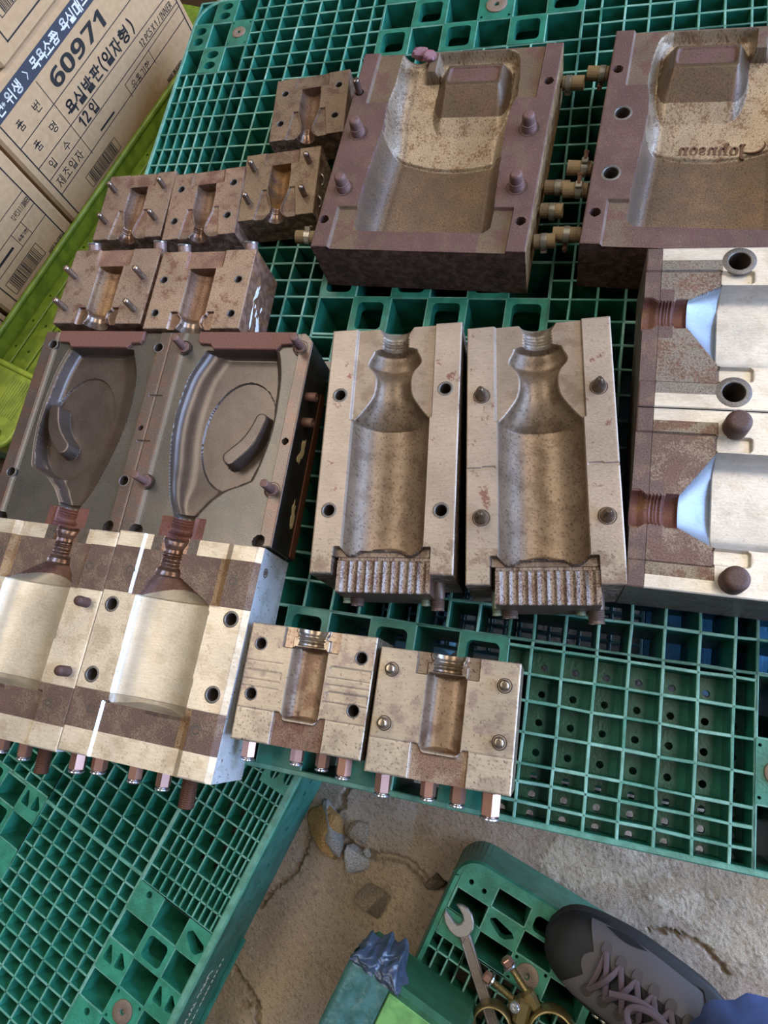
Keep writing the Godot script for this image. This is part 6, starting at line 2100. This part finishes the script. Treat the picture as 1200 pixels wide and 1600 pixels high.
# ------------------------------------------------------------------ floor and foreground things
func blob(center: Vector3, size: Vector3, sd: int, rough: float, facets: int, turn := 0.0, cut := 0.0) -> ArrayMesh:
	var b := MB.new()
	var f := noise(sd, 1.1, 3)
	var rr := RandomNumberGenerator.new(); rr.seed = sd
	var planes := []
	for i in facets:
		var d := Vector3(rr.randf_range(-1, 1), rr.randf_range(-0.3, 1), rr.randf_range(-1, 1)).normalized()
		planes.append([d, rr.randf_range(0.42, 0.66)])
	var g := []
	var B := Basis(Vector3.UP, turn)
	for i in 19:
		var row := []
		for j in 28:
			var th := PI * i / 18.0
			var ph := TAU * j / 28.0
			var d := Vector3(sin(th) * cos(ph), cos(th), sin(th) * sin(ph))
			var r := 1.0 + rough * f.get_noise_3dv(d * 1.3)
			for q in planes:
				var dd: float = d.dot(q[0])
				if dd > 0.05: r = minf(r, q[1] / dd)
			row.append(center + B * (d * r * size))
		g.append(row)
	for i in 18:
		for j in 28:
			var k := (j + 1) % 28
			var out: Vector3 = (g[i][j] + g[i + 1][k]) * 0.5 - center
			b.tri(g[i][j], g[i + 1][j], g[i + 1][k], out); b.tri(g[i][j], g[i + 1][k], g[i][k], out)
	return b.done()

func stone(label: String, at: Vector2, size: Vector3, sd: int, col: String, turn: float, facets := 9):
	var t := thing("stone", label, "stone", Vector3(at.x, FLOOR, at.y), 0.0, "loose stones on the floor")
	var m := blob(Vector3(0, size.y * 0.62, 0), size * 1.45, sd, 0.14, facets, turn)
	var mt: StandardMaterial3D = mats["stone"].duplicate(); mt.albedo_color = Color(col); mt.vertex_color_use_as_albedo = false
	part("stone_body", m, mt, t)
	return t

func build_foreground():
	# broken concrete lumps
	var t: Node3D = stone("large broken lump of grey concrete with an ochre side on the floor", Vector2(-0.300, 0.213), Vector3(0.017, 0.024, 0.040), 31, "#94918c", 0.62, 14)
	var oc: StandardMaterial3D = mats["stone"].duplicate(); oc.albedo_color = Color("#a8834e"); oc.vertex_color_use_as_albedo = false
	part("ochre_side", blob(Vector3(-0.010, 0.013, 0.006), Vector3(0.034, 0.026, 0.052), 32, 0.2, 10, 0.6), oc, t, Transform3D.IDENTITY, "ochre earth-stained side")
	stone("pale grey angular stone chip just right of the large concrete lump", Vector2(-0.263, 0.243), Vector3(0.017, 0.014, 0.021), 33, "#aaa7a1", -0.5)
	stone("smallest white stone chip touching the pale grey angular chip", Vector2(-0.246, 0.226), Vector3(0.006, 0.006, 0.006), 34, "#b9bbbb", 0.2)
	stone("small flat tan stone half sunk in the floor crack", Vector2(-0.261, 0.205), Vector3(0.013, 0.008, 0.014), 35, "#94897b", 0.4)
	stone("rounded brown stone lying alone on the bare floor", Vector2(-0.227, 0.286), Vector3(0.029, 0.016, 0.020), 36, "#8b7a66", 0.5)
	stone("small brown stone wedged in the crack beside the rounded pallet corner", Vector2(-0.136, 0.243), Vector3(0.013, 0.009, 0.010), 37, "#7d6a57", 0.2)
	# a pinkish lump of resin left on the far edge of the jug mould
	var rs := thing("resin_scrap", "pinkish scrap of resin stuck on the far edge of the jug mold", "scrap", Vector3(-0.269, 0.083, -0.917), 12.0)
	var rm := StandardMaterial3D.new(); rm.resource_name = "resin"; rm.albedo_color = Color(0.50, 0.33, 0.34); rm.roughness = 0.5
	part("lump", blob(Vector3(0, 0.008, 0), Vector3(0.014, 0.012, 0.010), 51, 0.5, 7), rm, rs)
	part("lump", blob(Vector3(0.016, 0.007, 0.006), Vector3(0.012, 0.009, 0.009), 52, 0.5, 7), rm, rs)
	wrench()
	coupler()
	green_carton()
	person()

func wrench():
	var t := thing("wrench", "rusty open-ended steel wrench lying across the pallet grid", "wrench", Vector3(-0.05, DECK2 + 0.002, 0.30), 0.0)
	var axis := Vector2(0.046, 0.085).normalized()   # from the upper jaw towards the lower end
	var nrm := Vector2(-axis.y, axis.x)
	var c0 := Vector2(-0.083, 0.254) - Vector2(-0.05, 0.30)
	var head := func(c: Vector2, dir: Vector2, r: float) -> PackedVector2Array:
		var p := PackedVector2Array()
		var sd := Vector2(-dir.y, dir.x)
		# outline: jaws open along dir
		for q in [[1.0, 0.42], [0.62, 0.44], [0.2, 0.42], [-0.08, 0.30], [-0.18, 0.0], [-0.08, -0.30], [0.2, -0.42], [0.62, -0.44], [1.12, -0.46]]: p.append(c + dir * r * q[0] + sd * r * q[1])
		for q in [[0.95, -0.78], [0.45, -1.0], [-0.1, -1.02], [-0.6, -0.86], [-0.95, -0.52], [-1.1, 0.0], [-0.95, 0.52], [-0.6, 0.86], [-0.1, 1.02], [0.4, 0.98], [0.8, 0.74]]: p.append(c + dir * r * q[0] + sd * r * q[1])
		return p
	var dir := (-axis).rotated(-0.26)
	var b := MB.new(); b.col = hexl("#b7afa6")
	b.prism(head.call(c0, dir, 0.0175), 0.0, 0.0078, Transform3D.IDENTITY, 0.0014)
	part("jaw", b.done(), mats["wrench_steel"], t)
	b = MB.new(); b.col = hexl("#b7afa6")
	var far := c0 + axis * 0.165
	b.prism(head.call(far, axis.rotated(-0.26), 0.0165), 0.0, 0.0075, Transform3D.IDENTITY, 0.0014)
	part("jaw", b.done(), mats["wrench_steel"], t)
	b = MB.new(); b.col = hexl("#988c82")
	var a0 := c0 + axis * 0.012
	var a1 := far - axis * 0.012
	var mid := (a0 + a1) * 0.5
	var xf := Transform3D(Basis(Vector3(nrm.x, 0, nrm.y), Vector3.UP, Vector3(axis.x, 0, axis.y)), Vector3(mid.x, 0.0036, mid.y))
	b.box(xf, Vector3(0.0145, 0.006, (a1 - a0).length()), 0.002)
	for s in [-1, 1]:
		b.tube([xf * Vector3(s * 0.0055, 0.003, -0.058), xf * Vector3(s * 0.0055, 0.003, 0.058)], 0.0012, 8)
	b.tube([xf * Vector3(-0.0055, 0.003, -0.058), xf * Vector3(0, 0.003, -0.064), xf * Vector3(0.0055, 0.003, -0.058)], 0.0012, 8)
	part("shank", b.done(), mats["wrench_steel"], t)
	b = MB.new(); b.col = hexl("#9a8b7d")
	for i in 9: b.box(xf * Transform3D(Basis(Vector3.UP, 0.2 * (i % 3 - 1)), Vector3(0, 0.0031, -0.030 + i * 0.0075)), Vector3(0.004, 0.0006, 0.0012), 0.0002)
	part("worn_stamp", b.done(), mats["wrench_steel"], t)

func coupler():
	var t := thing("pipe_coupler", "yellow zinc-plated swivel pipe coupler with two bolts beside the shoe", "coupler", Vector3(0.0, DECK2, 0.31), 0.0)
	var O := Vector3(0.0, 0.0, 0.31)
	var P := func(x: float, y: float, z: float) -> Vector3: return Vector3(x - O.x, y, z - O.z)
	var zy: Material = mats["zinc_yellow"]
	# two half rings
	for q in [[Vector2(0.040, 0.342), 0.0255, 2.5, 5.4], [Vector2(-0.029, 0.350), 0.0215, 2.6, 5.6]]:
		var b := MB.new()
		var g := []
		for i in 25:
			var a: float = lerpf(q[2], q[3] + 0.9, i / 24.0)
			var row := []
			for w in [[-1.0, 0.0], [-0.9, 0.10], [-0.5, 0.13], [0.0, 0.14], [0.5, 0.13], [0.9, 0.10], [1.0, 0.0], [0.9, -0.02], [0.0, 0.02], [-0.9, -0.02]]:
				var rr: float = q[1] * (1.0 + w[1] * 1.1)
				row.append(P.call(q[0].x + cos(a) * rr, 0.022 + w[0] * 0.014, q[0].y + sin(a) * rr))
			g.append(row)
		b.grid(g, false, true)
		part("saddle_ring", b.done(), zy, t)
	# swivel block between the rings
	var b := MB.new()
	b.box(Transform3D(Basis(Vector3.UP, -0.15), P.call(0.004, 0.020, 0.327)), Vector3(0.018, 0.026, 0.030), 0.004)
	b.box(Transform3D(Basis(Vector3.UP, -0.9), P.call(0.014, 0.024, 0.312)), Vector3(0.024, 0.016, 0.014), 0.004)
	b.box(Transform3D(Basis(Vector3.UP, 0.4), P.call(-0.006, 0.022, 0.322)), Vector3(0.014, 0.020, 0.012), 0.003)
	part("swivel_block", b.done(), zy, t)
	b = MB.new()
	b.lathe([Vector2(0.0062, -0.002), Vector2(0.0062, 0.0015), Vector2(0.005, 0.003), Vector2(0.002, 0.0034), Vector2(0.0015, 0.002), Vector2(0, 0.002)], frame_along(P.call(-0.005, 0.034, 0.3215), Vector3(-0.2, 1, 0.1)), 18)
	part("rivet", b.done(), mats["pin_steel"], t)
	# bolts with copper-coloured nuts
	for q in [[Vector3(0.006, 0.024, 0.304), Vector3(-0.017, 0.032, 0.279)], [Vector3(-0.009, 0.022, 0.317), Vector3(-0.038, 0.026, 0.302)]]:
		var a: Vector3 = P.call(q[0].x, q[0].y, q[0].z)
		var e: Vector3 = P.call(q[1].x, q[1].y, q[1].z)
		var len_ := a.distance_to(e)
		var m := MB.new()
		var pr := [Vector2(0.0042, 0)]
		for k in int(len_ / 0.0016):
			pr.append(Vector2(0.0042, k * 0.0016)); pr.append(Vector2(0.0036, k * 0.0016 + 0.0008))
		pr.append(Vector2(0.0036, len_)); pr.append(Vector2(0, len_))
		m.lathe(pr, frame_along(a, e - a), 14, 0.99)
		var bo := part("bolt", m.done(), zy, t)
		m = MB.new()
		var nf := frame_along(e, e - a)
		m.lathe([Vector2(0, -0.001), Vector2(0.0066, -0.001), Vector2(0.0072, 0.0), Vector2(0.0072, 0.0055), Vector2(0.0064, 0.0066), Vector2(0.003, 0.0066), Vector2(0, 0.007)], nf, 6, 0.99)
		part("nut", m.done(), mats["copper_nut"], bo)
		m = MB.new()
		m.lathe([Vector2(0, -0.0035), Vector2(0.009, -0.0035), Vector2(0.009, -0.0015), Vector2(0, -0.0015)], nf, 18)
		part("nut_washer", m.done(), mats["zinc_ring"], bo)

func green_carton():
	var x := Vector3(0.943, 0, 0.333)
	var z := Vector3(-0.333, 0, 0.943)
	var c := Vector3(-0.190, 0, 0.287)
	var w := 0.150
	var d := 0.30
	var top := -0.060
	var t := thing("wrapped_box", "bright green box with a taped teal edge and torn blue film", "box", c + x * w * 0.5 + z * d * 0.5 + Vector3(0, DECK2 + 0.0015, 0), 0.0)
	var B := Basis(x, Vector3.UP, x.cross(Vector3.UP))
	var H := top - DECK2 - 0.0015
	var b := MB.new()
	b.box(Transform3D(B, Vector3(0, H * 0.5, 0)), Vector3(w, H, d), 0.006)
	part("body", b.done(), mats["green_edge"], t)
	b = MB.new()
	b.box(Transform3D(B, Vector3(0, H + 0.0012, 0) + x * 0.026 + z * 0.0055), Vector3(w - 0.056, 0.002, d - 0.011), 0.0008)
	part("top_board", b.done(), mats["lime_board"], t, Transform3D.IDENTITY, "bright lime green top board")
	# creased tape over the left edge
	b = MB.new()
	var f := noise(91, 40.0, 3)
	var g := []
	for i in 41:
		var row := []
		for j in 21:
			var a := -0.5 + i / 40.0
			var k := j / 20.0
			var p: Vector3
			var wob := 0.0007 * sin(k * 34.0 + f.get_noise_2d(a * 0.6, k * 0.3) * 3.0) + 0.0010 * f.get_noise_2d(a * 0.3, k * 2.0)
			if k < 0.6: p = -x * (w * 0.5) + x * (0.052 * (0.6 - k) / 0.6) + Vector3(0, H + 0.0022 + wob, 0)
			else: p = -x * (w * 0.5 + 0.0018 + wob) + Vector3(0, H - (k - 0.6) * 0.22, 0)
			row.append(p + z * a * (d + 0.002))
		g.append(row)
	b.grid(g)
	part("tape", b.done(), mats["tape_teal"], t, Transform3D.IDENTITY, "creased teal tape over the edge")
	# torn film bunched up at the far corner
	b = MB.new()
	var f2 := noise(92, 1.2, 2)
	g = []
	for i in 40:
		var row := []
		for j in 30:
			var a := float(i) / 39.0
			var k := float(j) / 29.0
			var base := -x * (w * 0.5 + 0.002 - a * 0.066) - z * (d * 0.5 - 0.008 + k * (0.016 + 0.020 * sin(a * PI) + 0.016 * f2.get_noise_2d(a * 2.5, 7.0)))
			var y := H + 0.003 - 0.040 * k * k + k * 0.012 * f2.get_noise_2d(a * 1.6, k * 1.4) + 0.006 * sin(k * PI) + 0.003 * f2.get_noise_2d(a * 4.0, k * 4.0)
			row.append(base + Vector3(0, y, 0) + x * 0.006 * k * f2.get_noise_2d(a * 2.0 + 20.0, k * 2.0))
		g.append(row)
	b.grid(g, true)
	part("torn_film", b.done(), mats["film_blue"], t, Transform3D.IDENTITY, "crumpled blue film torn at the corner")

# ------------------------------------------------------------------ the photographer's foot: one shoe and a trouser leg
func person():
	var yaw := 22.0
	var ax := Vector3(cos(deg_to_rad(yaw)), 0, sin(deg_to_rad(yaw)))     # from toe to heel
	var sd := Vector3(-ax.z, 0, ax.x)                                     # towards the viewer's left side of the shoe
	var toe := Vector3(0.026, DECK2, 0.231)
	var t := thing("person", "person seen from above, one foot in a grey laced shoe, blue trouser leg", "person", toe, 0.0)
	var M := func(l: float, s: float, y: float) -> Vector3: return ax * l + sd * s + Vector3(0, y, 0)
	# half widths (outer towards -s, inner towards +s), height and crown along the length
	var ow := V2s([0.0, 0.004, 0.006, 0.020, 0.02, 0.034, 0.045, 0.043, 0.075, 0.048, 0.10, 0.050, 0.14, 0.049, 0.18, 0.046, 0.22, 0.035, 0.26, 0.034, 0.285, 0.026, 0.297, 0.008])
	var iw := V2s([0.0, 0.004, 0.006, 0.020, 0.02, 0.034, 0.045, 0.043, 0.075, 0.046, 0.10, 0.043, 0.14, 0.037, 0.18, 0.034, 0.22, 0.034, 0.26, 0.033, 0.285, 0.026, 0.297, 0.008])
	var ht := V2s([0.0, 0.026, 0.02, 0.044, 0.05, 0.056, 0.085, 0.072, 0.12, 0.092, 0.15, 0.106, 0.18, 0.112, 0.22, 0.112, 0.26, 0.106, 0.297, 0.090])
	var sole := MB.new()
	var ring0 := PackedVector2Array()
	var N := 44
	for i in N + 1:
		var l := 0.297 * i / N
		var p: Vector3 = M.call(l, -crv(ow, l) - 0.003, 0)
		ring0.append(Vector2(p.x, p.z))
	for i in N + 1:
		var l := 0.297 * (N - i) / N
		var p: Vector3 = M.call(l, crv(iw, l) + 0.003, 0)
		ring0.append(Vector2(p.x, p.z))
	sole.prism(ring0, 0.001, 0.024, Transform3D.IDENTITY, 0.004)
	part("sole", sole.done(), mats["rubber"], t)
	# upper: a dome over the sole outline; colour zones are separate pieces of the same surface
	var surf := func(l: float, a: float, lift: float) -> Vector3:
		# a from 0 (outer side) over PI/2 (ridge) to PI (inner side)
		var wdt := crv(ow, l) if a < PI / 2 else crv(iw, l)
		var h := crv(ht, l) - 0.018
		var c := cos(a)
		var s := maxf(0.0, sin(a))
		var cc := signf(c) * pow(absf(c), 0.78)
		var q: Vector3 = M.call(l, -cc * (wdt + lift), 0.018 + pow(s, 0.72) * h + lift * s)
		return q
	var piece := func(l0: float, l1: float, a0: float, a1: float, lift: float, nl: int, na: int, mt: String, called: String, shape = null):
		var g := []
		for i in nl + 1:
			var row := []
			for j in na + 1:
				var l := lerpf(l0, l1, float(i) / nl)
				var a := lerpf(a0, a1, float(j) / na)
				if shape != null:
					var w: Vector2 = shape.call(float(i) / nl, float(j) / na)
					l = w.x; a = w.y
				row.append(surf.call(l, a, lift))
			g.append(row)
		var m := MB.new(); m.grid(g, true)
		return part(called, m.done(), mats[mt], t)
	piece.call(0.0008, 0.297, 0.0, PI, 0.0, 60, 40, "shoe_dark", "upper")
	# grey overlay with the toe line, open in the middle for the tongue
	piece.call(0, 0, 0, 0, 0.0022, 40, 10, "shoe_grey", "side_overlay", func(i: float, j: float) -> Vector2:
		return Vector2(lerpf(0.036 + 0.014 * j * j, 0.170, i), lerpf(0.42, PI / 2 - 0.20 - 0.12 * i, j)))
	piece.call(0, 0, 0, 0, 0.0022, 40, 10, "shoe_grey", "side_overlay", func(i: float, j: float) -> Vector2:
		return Vector2(lerpf(0.036 + 0.014 * j * j, 0.170, i), lerpf(PI - 0.42, PI / 2 + 0.20 + 0.12 * i, j)))
	piece.call(0, 0, 0, 0, 0.0020, 10, 16, "shoe_grey", "vamp_overlay", func(i: float, j: float) -> Vector2:
		return Vector2(lerpf(0.048 - 0.006 * cos((j - 0.5) * 9.0), 0.074, i), lerpf(PI / 2 - 0.5, PI / 2 + 0.5, j)))
	piece.call(0, 0, 0, 0, 0.0006, 12, 20, "rubber", "toe_cap", func(i: float, j: float) -> Vector2:
		return Vector2(lerpf(0.001, 0.046 + 0.010 * absf(sin((j - 0.5) * PI)), i), lerpf(0.0, PI, j)))
	for s in [0, 1]:
		piece.call(0, 0, 0, 0, 0.0026, 14, 5, "rubber", "side_patch", func(i: float, j: float) -> Vector2:
			var a := 0.50 + 0.28 * sin(i * PI) * (j - 0.35)
			return Vector2(lerpf(0.052, 0.098, i), a if s == 0 else PI - a))
	piece.call(0, 0, 0, 0, 0.0012, 20, 10, "shoe_dark", "tongue", func(i: float, j: float) -> Vector2:
		return Vector2(lerpf(0.068, 0.160, i), lerpf(PI / 2 - 0.30, PI / 2 + 0.30, j)))
	piece.call(0.160, 0.294, 0.25, PI - 0.25, 0.004, 16, 24, "shoe_dark", "collar")
	# lace loops and laces
	var L := []
	var R := []
	for i in 6:
		var l := 0.060 + i * 0.0175
		var off := 0.36 - 0.012 * i + (0.06 if i == 0 else 0.0)
		for s in [-1, 1]:
			var m := MB.new()
			var c: Vector3 = surf.call(l, PI / 2 + s * off, 0.003)
			var up: Vector3 = (surf.call(l, PI / 2 + s * off, 0.012) - c).normalized()
			var xx := ax - up * ax.dot(up)
			xx = xx.normalized()
			m.lathe([Vector2(0.0, -0.001), Vector2(1, -0.001), Vector2(1, 0.0012), Vector2(0.7, 0.0024), Vector2(0, 0.0026)], Transform3D(Basis(xx * 0.0062, up, xx.cross(up) * 0.0085), c), 16)
			part("lace_loop", m.done(), mats["loop"], t)
			(L if s < 0 else R).append(surf.call(l, PI / 2 + s * (off - 0.07), 0.006))
	var ribbon := func(pts: Array, called := "lace"):
		var c := Curve3D.new(); c.bake_interval = 0.003
		for i in pts.size():
			var p: Vector3 = pts[i]
			var tn: Vector3 = (pts[mini(i + 1, pts.size() - 1)] - pts[maxi(i - 1, 0)]) * 0.22
			c.add_point(p, -tn, tn)
		var path := Array(c.get_baked_points())
		var m := MB.new()
		m.tube(path, 0.0034, 8, true, 0.35, Vector3.UP)
		part(called, m.done(), mats["lace"], t)
	for i in 5:
		var q: Vector3 = (L[i] + R[i + 1]) * 0.5 + Vector3(0, 0.006, 0)
		var q2: Vector3 = (R[i] + L[i + 1]) * 0.5 + Vector3(0, 0.009, 0)
		ribbon.call([L[i], q, R[i + 1]]); ribbon.call([R[i], q2, L[i + 1]])
	ribbon.call([L[0], (L[0] + R[0]) * 0.5 + Vector3(0, 0.004, 0), R[0]])
	var kn: Vector3 = surf.call(0.146, PI / 2, 0.012)
	ribbon.call([kn, kn + ax * -0.030 + sd * 0.020 + Vector3(0, 0.006, 0), kn + ax * -0.055 + sd * 0.004, kn + ax * -0.035 - sd * 0.010 + Vector3(0, 0.004, 0), kn])
	ribbon.call([kn, kn + ax * 0.010 - sd * 0.024 + Vector3(0, 0.012, 0), kn + ax * 0.032 - sd * 0.030 + Vector3(0, 0.010, 0), kn + ax * 0.030 - sd * 0.008 + Vector3(0, 0.004, 0), kn])
	ribbon.call([kn, kn + ax * -0.020 + sd * 0.030, kn + ax * -0.06 + sd * 0.038 + Vector3(0, -0.012, 0)])
	ribbon.call([kn, kn + ax * -0.04 - sd * 0.012, kn + ax * -0.075 + sd * 0.002 + Vector3(0, -0.010, 0)])
	ribbon.call([kn, kn + ax * 0.012 + sd * 0.016, kn + ax * 0.02 + sd * 0.045 + Vector3(0, -0.022, 0)])
	# the membrane name on the inner side panel
	var tm := TextMesh.new(); var sf := SystemFont.new(); sf.font_names = PackedStringArray(["Droid Sans"]); sf.font_weight = 700
	tm.text = "GORE-TEX"; tm.font = sf; tm.font_size = 32; tm.pixel_size = 0.00040; tm.depth = 0.0008
	var c0: Vector3 = surf.call(0.084, PI - 0.55, 0.0045)
	var c1: Vector3 = surf.call(0.124, PI - 0.55, 0.0045)
	var cu: Vector3 = surf.call(0.104, PI - 0.70, 0.0045)
	var tx := (c1 - c0).normalized()
	var ty := (cu - (c0 + c1) * 0.5)
	ty = (ty - tx * ty.dot(tx)).normalized()
	part("lettering", tm, mats["clamp_steel"], t, Transform3D(Basis(tx, ty, tx.cross(ty)), (c0 + c1) * 0.5))
	# leg inside the trousers, then the trouser leg with folds
	var ank: Vector3 = M.call(0.200, -0.022, 0.095)
	var knee := ank + Vector3(0.10, 0.36, 0.22)
	var lg := MB.new()
	lg.tube([M.call(0.225, 0.0, 0.05), ank, ank.lerp(knee, 0.35), ank.lerp(knee, 0.7), knee], [0.030, 0.034, 0.045, 0.052, 0.052], 16)
	part("leg", lg.done(), mats["shoe_dark"], t)
	var g := []
	var fn := noise(95, 1.5, 3)
	for i in 50:
		var k := i / 49.0
		var c: Vector3 = M.call(0.202, -0.024, 0.088).lerp(knee, k)
		var axis := (knee - ank).normalized()
		var xx := Vector3.UP.cross(axis).normalized()
		var yy := axis.cross(xx)
		if i < 6: c += Vector3(0, -0.002, 0)
		var row := []
		for j in 40:
			var a := TAU * j / 40.0
			var r := lerpf(0.068, 0.088, k) * (1.0 + 0.10 * fn.get_noise_3d(cos(a) * 1.2, sin(a) * 1.2, k * 5.0)) + 0.006 * sin(k * 46.0 + a * 2.0 + 3.0 * fn.get_noise_2d(a, k * 3.0)) * (1.0 - ss(0.0, 0.5, k))
			row.append(c + xx * cos(a) * r + yy * sin(a) * r)
		g.append(row)
	var tr := MB.new(); tr.grid(g, false, true)
	part("trouser_leg", tr.done(), mats["trouser_cloth"], t)
